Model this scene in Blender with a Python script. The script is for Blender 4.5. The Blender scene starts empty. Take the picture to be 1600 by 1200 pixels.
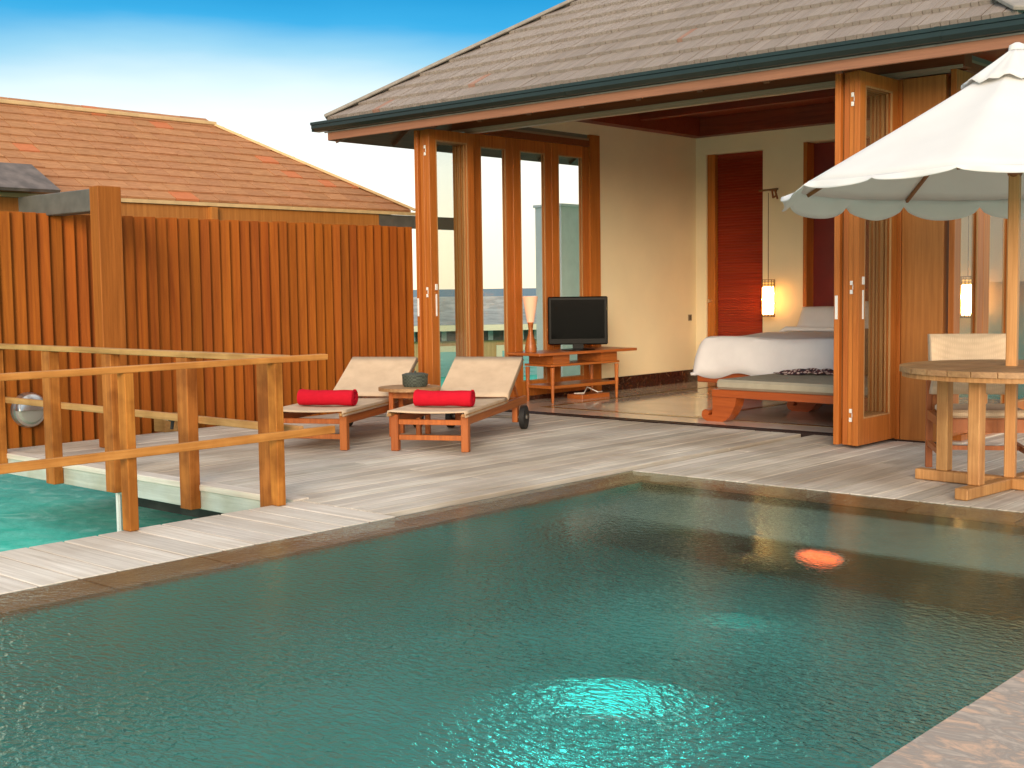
import bpy, bmesh, math, random
from mathutils import Vector, Matrix
random.seed(7)
R = math.radians
sc = bpy.context.scene
col = sc.collection

# ------------------------------------------------------------------ camera
cam_d = bpy.data.cameras.new('camera'); cam = bpy.data.objects.new('camera', cam_d); col.objects.link(cam)
cam_d.sensor_width = 36.0; cam_d.lens = 1964.85 / 1600 * 36.0; cam_d.clip_start = 0.05; cam_d.clip_end = 9000
YAW, PITCH, ROLL = R(131.861), R(-4.363), R(-0.776)
fwd = Vector((math.cos(YAW) * math.cos(PITCH), math.sin(YAW) * math.cos(PITCH), math.sin(PITCH)))
rgt = Vector((math.sin(YAW), -math.cos(YAW), 0)); upv = rgt.cross(fwd)
r2 = math.cos(ROLL) * rgt + math.sin(ROLL) * upv; u2 = -math.sin(ROLL) * rgt + math.cos(ROLL) * upv
cam.matrix_world = Matrix(((r2.x, u2.x, -fwd.x, 0), (r2.y, u2.y, -fwd.y, 0), (r2.z, u2.z, -fwd.z, 1.25), (0, 0, 0, 1)))
sc.camera = cam

# ------------------------------------------------------------------ sky, sun, exposure
SUN_EL, SUN_AZ = R(13), Vector((0.60, -0.80))          # low warm sun behind the camera's right shoulder
w = bpy.data.worlds.new('World'); sc.world = w; w.use_nodes = True
nt = w.node_tree; nt.nodes.clear()
out = nt.nodes.new('ShaderNodeOutputWorld'); bg = nt.nodes.new('ShaderNodeBackground')
sky = nt.nodes.new('ShaderNodeTexSky'); sky.sky_type = 'NISHITA'; sky.sun_disc = False
sky.sun_elevation = SUN_EL; sky.sun_rotation = math.atan2(SUN_AZ.x, SUN_AZ.y)
sky.air_density = 1.0; sky.dust_density = 0.6; sky.ozone_density = 2.0
tc = nt.nodes.new('ShaderNodeTexCoord'); sep = nt.nodes.new('ShaderNodeSeparateXYZ')
nt.links.new(tc.outputs['Generated'], sep.inputs[0])
nz = nt.nodes.new('ShaderNodeTexNoise'); nz.inputs['Scale'].default_value = 2.2; nz.inputs['Detail'].default_value = 5
mp = nt.nodes.new('ShaderNodeMapping'); mp.inputs['Scale'].default_value = (1, 1, 5)
nt.links.new(tc.outputs['Generated'], mp.inputs[0]); nt.links.new(mp.outputs[0], nz.inputs['Vector'])
ma = nt.nodes.new('ShaderNodeMath'); ma.operation = 'MULTIPLY_ADD'; ma.inputs[1].default_value = 0.06; ma.inputs[2].default_value = -0.03
nt.links.new(nz.outputs['Fac'], ma.inputs[0])
ad = nt.nodes.new('ShaderNodeMath'); ad.operation = 'ADD'
nt.links.new(sep.outputs['Z'], ad.inputs[0]); nt.links.new(ma.outputs[0], ad.inputs[1])
rp = nt.nodes.new('ShaderNodeValToRGB'); e = rp.color_ramp.elements
e[0].position = 0.0; e[0].color = (0.80, 0.70, 0.56, 1)
e[1].position = 1.0; e[1].color = (0.68, 0.68, 0.68, 1)
for pos, c in ((0.09, (0.72, 0.69, 0.64, 1)), (0.122, (0.62, 0.63, 0.62, 1)), (0.150, (0.44, 0.53, 0.56, 1)), (0.174, (0.20, 0.39, 0.51, 1)), (0.200, (0.03, 0.25, 0.46, 1)), (0.235, (0.008, 0.18, 0.38, 1)), (0.36, (0.50, 0.59, 0.68, 1))):
    k = e.new(pos); k.color = c
nt.links.new(ad.outputs[0], rp.inputs[0])
# haze veil: bright pale band low over the sea, clear blue above
mx = nt.nodes.new('ShaderNodeMix'); mx.data_type = 'RGBA'; mx.blend_type = 'MULTIPLY'; mx.inputs[0].default_value = 1.0
hz = nt.nodes.new('ShaderNodeMix'); hz.data_type = 'RGBA'; hz.inputs[0].default_value = 0.72
hz.inputs[7].default_value = (9.8, 9.4, 8.9, 1)
nt.links.new(sky.outputs[0], hz.inputs[6]); nt.links.new(hz.outputs[2], mx.inputs[6]); nt.links.new(rp.outputs[0], mx.inputs[7])
nt.links.new(mx.outputs[2], bg.inputs[0]); bg.inputs[1].default_value = 0.15
nt.links.new(bg.outputs[0], out.inputs[0])
sl = bpy.data.lights.new('sun', 'SUN'); sl.energy = 2.3; sl.angle = R(24); sl.color = (1.0, 0.80, 0.58)
so = bpy.data.objects.new('sun', sl); col.objects.link(so)
sd = Vector((SUN_AZ.x * math.cos(SUN_EL), SUN_AZ.y * math.cos(SUN_EL), math.sin(SUN_EL)))
so.rotation_euler = sd.to_track_quat('Z', 'Y').to_euler()
sc.view_settings.view_transform = 'Standard'; sc.view_settings.look = 'None'
sc.view_settings.exposure = 0.62; sc.view_settings.gamma = 1.0; sc.view_settings.use_curve_mapping = False
sc.render.engine = 'CYCLES'
cy = sc.cycles; cy.use_denoising = True; cy.max_bounces = 10; cy.diffuse_bounces = 4; cy.glossy_bounces = 5
cy.transmission_bounces = 8; cy.transparent_max_bounces = 16; cy.sample_clamp_indirect = 6.0; cy.blur_glossy = 0.3
try: cy.denoising_input_passes = 'RGB_ALBEDO_NORMAL'
except Exception: pass

# ------------------------------------------------------------------ materials
def newmat(name):
    m = bpy.data.materials.new(name); m.use_nodes = True
    n = m.node_tree.nodes; l = m.node_tree.links
    return m, n, l, n['Principled BSDF']
def rnd_node(n, l):
    """one random number per object and per loose piece"""
    oi = n.new('ShaderNodeObjectInfo'); ge = n.new('ShaderNodeNewGeometry')
    a = n.new('ShaderNodeMath'); a.operation = 'ADD'
    l.new(oi.outputs['Random'], a.inputs[0]); l.new(ge.outputs['Random Per Island'], a.inputs[1])
    f = n.new('ShaderNodeMath'); f.operation = 'FRACT'; l.new(a.outputs[0], f.inputs[0])
    return f
def ramp(n, l, src, stops):
    r = n.new('ShaderNodeValToRGB'); e = r.color_ramp.elements
    e[0].position, e[0].color = stops[0][0], (*stops[0][1], 1)
    e[1].position, e[1].color = stops[-1][0], (*stops[-1][1], 1)
    for p, c in stops[1:-1]:
        k = e.new(p); k.color = (*c, 1)
    l.new(src, r.inputs[0]); return r
def wood(name, dark, light, axis=2, rough=0.45, grain=(38, 38, 1.6), var=0.35, bump=0.15, spec=0.4, stain=None, coat=0.0, worldspace=False):
    m, n, l, b = newmat(name)
    tc = n.new('ShaderNodeTexCoord'); rn = rnd_node(n, l)
    mp = n.new('ShaderNodeMapping')
    s = [grain[0]] * 3; s[axis] = grain[2]; mp.inputs['Scale'].default_value = s
    off = n.new('ShaderNodeVectorMath'); off.operation = 'ADD'
    sc_ = n.new('ShaderNodeMath'); sc_.operation = 'MULTIPLY'; sc_.inputs[1].default_value = 37.0
    l.new(rn.outputs[0], sc_.inputs[0])
    l.new(tc.outputs['Object'], off.inputs[0]); l.new(sc_.outputs[0], off.inputs[1]); l.new(off.outputs[0], mp.inputs[0])
    nz = n.new('ShaderNodeTexNoise'); nz.inputs['Scale'].default_value = 1.0; nz.inputs['Detail'].default_value = 6; nz.inputs['Roughness'].default_value = 0.62
    nz.inputs['Distortion'].default_value = 0.6
    l.new(mp.outputs[0], nz.inputs['Vector'])
    r = ramp(n, l, nz.outputs['Fac'], ((0.28, dark), (0.5, tuple((a + c) / 2 for a, c in zip(dark, light))), (0.72, light)))
    hsv = n.new('ShaderNodeHueSaturation')
    mr = n.new('ShaderNodeMapRange'); mr.inputs[3].default_value = 1 - var; mr.inputs[4].default_value = 1 + var
    l.new(rn.outputs[0], mr.inputs[0]); l.new(mr.outputs[0], hsv.inputs['Value']); l.new(r.outputs[0], hsv.inputs['Color'])
    m2 = n.new('ShaderNodeMath'); m2.operation = 'MULTIPLY'; m2.inputs[1].default_value = 13.7; l.new(rn.outputs[0], m2.inputs[0])
    f2 = n.new('ShaderNodeMath'); f2.operation = 'FRACT'; l.new(m2.outputs[0], f2.inputs[0])
    h2 = n.new('ShaderNodeMapRange'); h2.inputs[3].default_value = 0.5 - 0.035 * var; h2.inputs[4].default_value = 0.5 + 0.03 * var; l.new(f2.outputs[0], h2.inputs[0]); l.new(h2.outputs[0], hsv.inputs['Hue'])
    last = hsv.outputs[0]
    if stain:
        sn = n.new('ShaderNodeTexNoise'); sn.inputs['Scale'].default_value = stain[0]; sn.inputs['Detail'].default_value = 5
        ge = n.new('ShaderNodeNewGeometry'); l.new(ge.outputs['Position'], sn.inputs['Vector'])
        sr = ramp(n, l, sn.outputs['Fac'], ((0.38, (0, 0, 0)), (0.62, (1, 1, 1))))
        mixn = n.new('ShaderNodeMix'); mixn.data_type = 'RGBA'; mixn.blend_type = 'MULTIPLY'
        k = n.new('ShaderNodeMath'); k.operation = 'MULTIPLY'; k.inputs[1].default_value = stain[2]; l.new(sr.outputs[0], k.inputs[0])
        l.new(k.outputs[0], mixn.inputs[0]); l.new(last, mixn.inputs[6]); mixn.inputs[7].default_value = (*stain[1], 1)
        last = mixn.outputs[2]
    l.new(last, b.inputs['Base Color'])
    b.inputs['Roughness'].default_value = rough; b.inputs['Specular IOR Level'].default_value = spec
    b.inputs['Coat Weight'].default_value = coat; b.inputs['Coat Roughness'].default_value = 0.2
    bp = n.new('ShaderNodeBump'); bp.inputs['Strength'].default_value = bump; bp.inputs['Distance'].default_value = 0.01
    l.new(nz.outputs['Fac'], bp.inputs['Height']); l.new(bp.outputs[0], b.inputs['Normal'])
    return m
def plain(name, c, rough=0.5, metal=0.0, spec=0.5, noise=0.0, nscale=8.0, bump=0.0, bscale=60.0, c2=None):
    m, n, l, b = newmat(name)
    b.inputs['Roughness'].default_value = rough; b.inputs['Metallic'].default_value = metal; b.inputs['Specular IOR Level'].default_value = spec
    tc = n.new('ShaderNodeTexCoord')
    nz = n.new('ShaderNodeTexNoise'); nz.inputs['Scale'].default_value = nscale; nz.inputs['Detail'].default_value = 6
    l.new(tc.outputs['Object'], nz.inputs['Vector'])
    lo = c2 if c2 else tuple(v * (1 - noise) for v in c)
    hi = c if c2 else tuple(min(1, v * (1 + noise)) for v in c)
    r = ramp(n, l, nz.outputs['Fac'], ((0.35, lo), (0.65, hi))); l.new(r.outputs[0], b.inputs['Base Color'])
    if bump:
        z2 = n.new('ShaderNodeTexNoise'); z2.inputs['Scale'].default_value = bscale; z2.inputs['Detail'].default_value = 4
        l.new(tc.outputs['Object'], z2.inputs['Vector'])
        bp = n.new('ShaderNodeBump'); bp.inputs['Strength'].default_value = bump; bp.inputs['Distance'].default_value = 0.01
        l.new(z2.outputs['Fac'], bp.inputs['Height']); l.new(bp.outputs[0], b.inputs['Normal'])
    return m
def weave(name, c, c2, scale=220.0, rough=0.85, bump=0.3):
    m, n, l, b = newmat(name); b.inputs['Roughness'].default_value = rough; b.inputs['Specular IOR Level'].default_value = 0.2
    tc = n.new('ShaderNodeTexCoord')
    w1 = n.new('ShaderNodeTexWave'); w1.inputs['Scale'].default_value = scale / 6; w1.bands_direction = 'X'; w1.inputs['Distortion'].default_value = 1.0
    w2 = n.new('ShaderNodeTexWave'); w2.inputs['Scale'].default_value = scale / 6; w2.bands_direction = 'Y'; w2.inputs['Distortion'].default_value = 1.0
    nz = n.new('ShaderNodeTexNoise'); nz.inputs['Scale'].default_value = 9; nz.inputs['Detail'].default_value = 6
    for k in (w1, w2, nz): l.new(tc.outputs['Object'], k.inputs['Vector'])
    mu = n.new('ShaderNodeMath'); mu.operation = 'MULTIPLY'; l.new(w1.outputs['Fac'], mu.inputs[0]); l.new(w2.outputs['Fac'], mu.inputs[1])
    ad = n.new('ShaderNodeMath'); ad.operation = 'MULTIPLY_ADD'; ad.inputs[1].default_value = 0.4; l.new(mu.outputs[0], ad.inputs[0]); l.new(nz.outputs['Fac'], ad.inputs[2])
    r = ramp(n, l, ad.outputs[0], ((0.35, c2), (0.8, c))); l.new(r.outputs[0], b.inputs['Base Color'])
    bp = n.new('ShaderNodeBump'); bp.inputs['Strength'].default_value = bump; bp.inputs['Distance'].default_value = 0.004
    l.new(mu.outputs[0], bp.inputs['Height']); l.new(bp.outputs[0], b.inputs['Normal'])
    return m
def stone(name, cols, scale=3.0, rough=0.35, stretch=(1, 1, 1), bump=0.2, spec=0.5):
    m, n, l, b = newmat(name); tc = n.new('ShaderNodeTexCoord'); ge = n.new('ShaderNodeNewGeometry')
    rn = rnd_node(n, l)
    mp = n.new('ShaderNodeMapping'); mp.inputs['Scale'].default_value = stretch
    of = n.new('ShaderNodeVectorMath'); of.operation = 'ADD'; k = n.new('ShaderNodeMath'); k.operation = 'MULTIPLY'; k.inputs[1].default_value = 19
    l.new(rn.outputs[0], k.inputs[0]); l.new(ge.outputs['Position'], of.inputs[0]); l.new(k.outputs[0], of.inputs[1]); l.new(of.outputs[0], mp.inputs[0])
    nz = n.new('ShaderNodeTexNoise'); nz.inputs['Scale'].default_value = scale; nz.inputs['Detail'].default_value = 9; nz.inputs['Roughness'].default_value = 0.65; nz.inputs['Distortion'].default_value = 1.2
    l.new(mp.outputs[0], nz.inputs['Vector'])
    N = len(cols); st = [(0.27 + 0.46 * i / (N - 1), c) for i, c in enumerate(cols)]
    r = ramp(n, l, nz.outputs['Fac'], st); l.new(r.outputs[0], b.inputs['Base Color'])
    b.inputs['Roughness'].default_value = rough; b.inputs['Specular IOR Level'].default_value = spec
    bp = n.new('ShaderNodeBump'); bp.inputs['Strength'].default_value = bump; bp.inputs['Distance'].default_value = 0.02
    l.new(nz.outputs['Fac'], bp.inputs['Height']); l.new(bp.outputs[0], b.inputs['Normal'])
    return m
def shingle_mat(name, dark, light, red, redp, axis=1, grain=90.0, var=0.07):
    m = wood(name, dark, light, axis=axis, rough=0.85, grain=(grain, grain, 2.2), var=var, bump=0.6, spec=0.1)
    n = m.node_tree.nodes; l = m.node_tree.links; b = n['Principled BSDF']
    src = b.inputs['Base Color'].links[0].from_socket
    rn = rnd_node(n, l); mu = n.new('ShaderNodeMath'); mu.operation = 'MULTIPLY'; mu.inputs[1].default_value = 7.31; l.new(rn.outputs[0], mu.inputs[0])
    fr = n.new('ShaderNodeMath'); fr.operation = 'FRACT'; l.new(mu.outputs[0], fr.inputs[0])
    gt = n.new('ShaderNodeMath'); gt.operation = 'LESS_THAN'; gt.inputs[1].default_value = redp; l.new(fr.outputs[0], gt.inputs[0])
    mi = n.new('ShaderNodeMix'); mi.data_type = 'RGBA'; mi.inputs[7].default_value = (*red, 1)
    k = n.new('ShaderNodeMath'); k.operation = 'MULTIPLY'; k.inputs[1].default_value = 0.5; l.new(gt.outputs[0], k.inputs[0])
    l.new(k.outputs[0], mi.inputs[0]); l.new(src, mi.inputs[6]); l.new(mi.outputs[2], b.inputs['Base Color'])
    return m
def glass_pane(name, tint=(0.975, 0.98, 0.97), refl=0.07):
    m, n, l, b = newmat(name); n.remove(b)
    tr = n.new('ShaderNodeBsdfTransparent'); tr.inputs[0].default_value = (*tint, 1)
    gl = n.new('ShaderNodeBsdfGlossy'); gl.inputs['Roughness'].default_value = 0.01
    lw = n.new('ShaderNodeLayerWeight'); lw.inputs[0].default_value = 0.5
    pw_ = n.new('ShaderNodeMath'); pw_.operation = 'POWER'; pw_.inputs[1].default_value = 4.0; l.new(lw.outputs['Facing'], pw_.inputs[0])
    fr = n.new('ShaderNodeMath'); fr.operation = 'MULTIPLY_ADD'; fr.inputs[1].default_value = 0.5; fr.inputs[2].default_value = 0.02; l.new(pw_.outputs[0], fr.inputs[0])
    mi = n.new('ShaderNodeMixShader'); l.new(fr.outputs[0], mi.inputs[0]); l.new(tr.outputs[0], mi.inputs[1]); l.new(gl.outputs[0], mi.inputs[2])
    l.new(mi.outputs[0], n['Material Output'].inputs[0]); return m
def emit(name, c, s):
    m, n, l, b = newmat(name); b.inputs['Base Color'].default_value = (*c, 1)
    b.inputs['Emission Color'].default_value = (*c, 1); b.inputs['Emission Strength'].default_value = s; return m

M = {}
M['fence'] = wood('fence_wood', (0.20, 0.046, 0.005), (0.36, 0.098, 0.010), axis=2, var=0.13, rough=0.65, spec=0.12, grain=(22, 22, 1.0))
M['frame'] = wood('door_wood', (0.34, 0.095, 0.014), (0.52, 0.165, 0.03), axis=2, var=0.10, rough=0.42, spec=0.25, coat=0.05)
M['framey'] = wood('door_wood_across', (0.30, 0.08, 0.013), (0.46, 0.14, 0.026), axis=1, var=0.10, rough=0.42, spec=0.25, coat=0.05)
M['bead'] = wood('bead_wood', (0.36, 0.17, 0.06), (0.52, 0.27, 0.11), axis=2, var=0.08, rough=0.5, spec=0.2)
M['header'] = wood('header_wood', (0.17, 0.042, 0.012), (0.27, 0.07, 0.02), axis=0, var=0.1, rough=0.4)
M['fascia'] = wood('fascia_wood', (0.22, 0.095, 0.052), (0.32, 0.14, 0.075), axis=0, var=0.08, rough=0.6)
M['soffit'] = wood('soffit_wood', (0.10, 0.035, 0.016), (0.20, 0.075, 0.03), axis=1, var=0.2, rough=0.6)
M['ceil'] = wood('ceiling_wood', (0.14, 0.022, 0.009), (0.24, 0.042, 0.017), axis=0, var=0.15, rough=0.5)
M['rail'] = wood('rail_wood', (0.40, 0.16, 0.03), (0.62, 0.28, 0.07), axis=1, var=0.12, rough=0.65, spec=0.15, stain=(5.0, (0.62, 0.52, 0.42), 0.5))
M['railx'] = wood('rail_wood_across', (0.34, 0.175, 0.06), (0.54, 0.30, 0.11), axis=0, var=0.1, rough=0.65, spec=0.15, stain=(5.0, (0.62, 0.56, 0.46), 0.6))
M['railz'] = wood('rail_post_wood', (0.32, 0.105, 0.017), (0.54, 0.20, 0.038), axis=2, var=0.15, rough=0.65, spec=0.15, stain=(5.0, (0.50, 0.42, 0.34), 0.8))
M['deck'] = wood('deck_wood', (0.43, 0.37, 0.295), (0.76, 0.69, 0.585), axis=1, var=0.17, rough=0.62, grain=(45, 45, 1.4), spec=0.35, bump=0.35, stain=(1.1, (0.62, 0.55, 0.48), 0.75))
M['deckx'] = wood('walkway_wood', (0.52, 0.46, 0.385), (0.80, 0.735, 0.64), axis=0, var=0.12, rough=0.62, grain=(45, 45, 1.6), spec=0.35, bump=0.3, stain=(1.4, (0.78, 0.72, 0.65), 0.6))
M['white_board'] = wood('fascia_board_paint', (0.40, 0.42, 0.38), (0.58, 0.60, 0.54), axis=0, var=0.05, rough=0.7, stain=(3.0, (0.66, 0.58, 0.44), 0.6))
M['teak'] = wood('lounger_teak', (0.30, 0.075, 0.014), (0.50, 0.145, 0.028), axis=2, var=0.12, rough=0.45)
M['teaky'] = wood('lounger_teak_long', (0.30, 0.075, 0.014), (0.50, 0.145, 0.028), axis=1, var=0.12, rough=0.45)
M['table'] = wood('table_teak', (0.33, 0.15, 0.045), (0.58, 0.31, 0.11), axis=2, var=0.12, rough=0.55, stain=(6.0, (0.66, 0.55, 0.45), 0.5))
M['tabley'] = wood('table_teak_flat', (0.30, 0.16, 0.07), (0.50, 0.29, 0.13), axis=1, var=0.10, rough=0.55, stain=(4.0, (0.66, 0.58, 0.5), 0.6))
M['chair'] = wood('chair_teak', (0.30, 0.085, 0.02), (0.44, 0.135, 0.03), axis=2, var=0.1, rough=0.5)
M['bench'] = wood('bench_wood', (0.30, 0.06, 0.012), (0.44, 0.10, 0.02), axis=0, var=0.06, rough=0.3, coat=0.3)
M['console'] = wood('console_wood', (0.30, 0.08, 0.015), (0.46, 0.14, 0.028), axis=1, var=0.08, rough=0.35)
M['post'] = wood('post_wood', (0.34, 0.115, 0.02), (0.50, 0.19, 0.04), axis=2, var=0.06, rough=0.55)
M['pergola'] = wood('pergola_wood', (0.24, 0.074, 0.011), (0.38, 0.122, 0.02), axis=2, var=0.05, rough=0.65, spec=0.15)
M['greybeam'] = plain('grey_beam', (0.11, 0.095, 0.08), 0.6, noise=0.15)
M['roof'] = shingle_mat('grey_shakes', (0.18, 0.142, 0.12), (0.42, 0.35, 0.30), (0.40, 0.15, 0.08), 0.002)
M['roof2'] = shingle_mat('brown_shingles', (0.32, 0.14, 0.062), (0.54, 0.26, 0.122), (0.66, 0.16, 0.06), 0.035, axis=0, grain=60)
M['roofx'] = shingle_mat('grey_shakes_side', (0.18, 0.142, 0.12), (0.42, 0.35, 0.30), (0.40, 0.15, 0.08), 0.002, axis=0)
M['underlay'] = plain('roof_underlay', (0.05, 0.035, 0.028), 0.9)
M['cap'] = plain('hip_cap', (0.26, 0.225, 0.19), 0.7, noise=0.12, nscale=14)
M['cap2'] = plain('ridge_cap', (0.62, 0.42, 0.20), 0.6, noise=0.1)
M['gutter'] = plain('gutter_green', (0.010, 0.022, 0.019), 0.3, spec=0.5, noise=0.1)
M['cream'] = plain('cream_plaster', (0.84, 0.715, 0.47), 0.75, noise=0.035, nscale=1.4, bump=0.05, bscale=90)
M['track'] = plain('pale_track', (0.40, 0.28, 0.18), 0.4)
M['redwood'] = wood('louvre_red_wood', (0.24, 0.024, 0.010), (0.38, 0.048, 0.018), axis=0, var=0.05, rough=0.4)
M['niche'] = plain('headboard_red', (0.20, 0.016, 0.008), 0.5, noise=0.15, nscale=2)
M['floor'] = stone('polished_floor', ((0.55, 0.46, 0.36), (0.64, 0.55, 0.44), (0.70, 0.61, 0.50)), scale=1.5, rough=0.07, bump=0.0)
M['inlay'] = stone('floor_inlay', ((0.16, 0.11, 0.06), (0.24, 0.17, 0.09)), scale=6, rough=0.12, bump=0.0)
M['skirting'] = stone('dark_marble', ((0.02, 0.006, 0.004), (0.06, 0.018, 0.01), (0.03, 0.01, 0.006), (0.22, 0.12, 0.07)), scale=9, rough=0.2, bump=0.0)
M['metal_dark'] = plain('dark_track_metal', (0.05, 0.03, 0.025), 0.35, metal=0.6)
M['steel'] = plain('brushed_steel', (0.62, 0.60, 0.56), 0.28, metal=0.9, noise=0.06)
M['whitemetal'] = plain('white_metal', (0.78, 0.76, 0.72), 0.35, noise=0.03)
M['brass'] = plain('pale_brass', (0.70, 0.52, 0.30), 0.3, metal=0.7)
M['black'] = plain('black_plastic', (0.003, 0.003, 0.003), 0.3, spec=0.08)
M['screen'] = plain('black_screen', (0.002, 0.002, 0.002), 0.1, spec=0.04)
M['rubber'] = plain('black_rubber', (0.012, 0.012, 0.012), 0.7)
M['wheelgrey'] = plain('grey_wheel', (0.16, 0.15, 0.13), 0.5)
M['sling'] = weave('beige_sling', (0.66, 0.49, 0.33), (0.54, 0.39, 0.26))
M['slingw'] = weave('cream_sling', (0.70, 0.53, 0.36), (0.58, 0.43, 0.29), scale=160)
M['towel'] = plain('red_towel', (0.56, 0.013, 0.028), 0.95, spec=0.05, noise=0.04, nscale=14, bump=0.6, bscale=260)
M['duvet'] = plain('white_cotton', (0.80, 0.77, 0.75), 0.85, spec=0.15, noise=0.02, bump=0.5, bscale=6)
M['cushion'] = weave('greige_cushion', (0.42, 0.37, 0.27), (0.34, 0.30, 0.22))
M['olive'] = plain('olive_cushion', (0.11, 0.085, 0.05), 0.9, noise=0.1, bump=0.2)
M['orange_cloth'] = plain('orange_cushion', (0.66, 0.12, 0.03), 0.9, noise=0.1)
M['umb'] = plain('umbrella_canvas', (0.88, 0.86, 0.84), 0.9, spec=0.05, noise=0.03, nscale=3, bump=0.35, bscale=6)
def canvas(m):
    n = m.node_tree.nodes; l = m.node_tree.links; b = n['Principled BSDF']
    tr = n.new('ShaderNodeBsdfTranslucent'); tr.inputs[0].default_value = (0.80, 0.72, 0.64, 1)
    mi = n.new('ShaderNodeMixShader'); mi.inputs[0].default_value = 0.28
    l.new(b.outputs[0], mi.inputs[1]); l.new(tr.outputs[0], mi.inputs[2]); l.new(mi.outputs[0], n['Material Output'].inputs[0])
canvas(M['umb'])
M['rib'] = wood('rib_wood', (0.22, 0.08, 0.025), (0.34, 0.14, 0.045), axis=0, var=0.1)
M['hub'] = wood('hub_wood', (0.24, 0.07, 0.02), (0.36, 0.12, 0.03), axis=2, var=0.05)
M['copingdry'] = stone('dry_coping_stone', ((0.17, 0.13, 0.105), (0.50, 0.40, 0.32), (0.30, 0.25, 0.21), (0.62, 0.40, 0.27), (0.44, 0.37, 0.31)), scale=4.6, rough=0.5, stretch=(1, 2.2, 1), bump=0.25)
M['coping'] = stone('wet_coping_stone', ((0.24, 0.10, 0.055), (0.46, 0.22, 0.125), (0.36, 0.16, 0.09), (0.56, 0.32, 0.20)), scale=6.0, rough=0.4, stretch=(2, 1, 1), bump=0.25)
M['concrete'] = plain('dark_concrete', (0.16, 0.16, 0.13), 0.85, noise=0.3, nscale=5, bump=0.3, bscale=20)
M['shelf'] = stone('pool_shelf_stone', ((0.20, 0.23, 0.19), (0.30, 0.33, 0.27), (0.25, 0.29, 0.24)), scale=2.5, rough=0.6)
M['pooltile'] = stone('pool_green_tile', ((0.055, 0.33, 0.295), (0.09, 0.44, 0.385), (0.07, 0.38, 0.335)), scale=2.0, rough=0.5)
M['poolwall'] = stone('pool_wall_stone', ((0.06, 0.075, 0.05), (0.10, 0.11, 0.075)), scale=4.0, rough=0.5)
M['glass'] = glass_pane('window_glass')
M['lampshade'] = emit('lamp_shade_glow', (0.80, 0.45, 0.28), 0.22)
def paper():
    m, n, l, b = newmat('lantern_paper'); n.remove(b)
    tr = n.new('ShaderNodeBsdfTranslucent'); tr.inputs[0].default_value = (0.95, 0.72, 0.42, 1)
    em = n.new('ShaderNodeEmission'); em.inputs[0].default_value = (1.0, 0.55, 0.14, 1); em.inputs[1].default_value = 0.6
    ad_ = n.new('ShaderNodeAddShader'); l.new(tr.outputs[0], ad_.inputs[0]); l.new(em.outputs[0], ad_.inputs[1]); l.new(ad_.outputs[0], n['Material Output'].inputs[0]); return m
M['lantern'] = paper()
M['cage'] = plain('lantern_cage', (0.20, 0.09, 0.03), 0.5)
M['whitewall'] = plain('white_pillar', (0.72, 0.73, 0.70), 0.8, noise=0.04)
M['farwall'] = wood('far_timber_wall', (0.50, 0.30, 0.11), (0.70, 0.46, 0.19), axis=2, var=0.2, rough=0.7)
M['fargrey'] = plain('far_roof_grey', (0.30, 0.31, 0.28), 0.8, noise=0.25, nscale=3)
M['farcream'] = plain('far_cream', (0.80, 0.66, 0.44), 0.7)
M['fardark'] = plain('far_dark_slats', (0.05, 0.045, 0.035), 0.8)
M['teal'] = plain('teal_shutter', (0.26, 0.50, 0.48), 0.6)

# basket weave and scarf
def basket_mat():
    m, n, l, b = newmat('basket_weave'); tc = n.new('ShaderNodeTexCoord')
    br = n.new('ShaderNodeTexChecker'); br.inputs['Scale'].default_value = 70; br.inputs[1].default_value = (0.02, 0.025, 0.02, 1); br.inputs[2].default_value = (0.10, 0.12, 0.09, 1)
    l.new(tc.outputs['Object'], br.inputs[0]); l.new(br.outputs[0], b.inputs['Base Color']); b.inputs['Roughness'].default_value = 0.6
    bp = n.new('ShaderNodeBump'); bp.inputs['Strength'].default_value = 0.6; bp.inputs['Distance'].default_value = 0.004; l.new(br.outputs['Fac'], bp.inputs['Height']); l.new(bp.outputs[0], b.inputs['Normal'])
    return m
M['basket'] = basket_mat()
def scarf_mat():
    m, n, l, b = newmat('patterned_scarf'); tc = n.new('ShaderNodeTexCoord')
    v = n.new('ShaderNodeTexVoronoi'); v.inputs['Scale'].default_value = 26; l.new(tc.outputs['Object'], v.inputs['Vector'])
    r = ramp(n, l, v.outputs['Distance'], ((0.25, (0.55, 0.42, 0.36)), (0.42, (0.12, 0.03, 0.03)), (0.6, (0.03, 0.02, 0.025))))
    r.color_ramp.interpolation = 'CONSTANT'
    l.new(r.outputs[0], b.inputs['Base Color']); b.inputs['Roughness'].default_value = 0.9; return m
M['scarf'] = scarf_mat()
PL_IN = -4.79                            # inner edge of the submerged left coping
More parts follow.
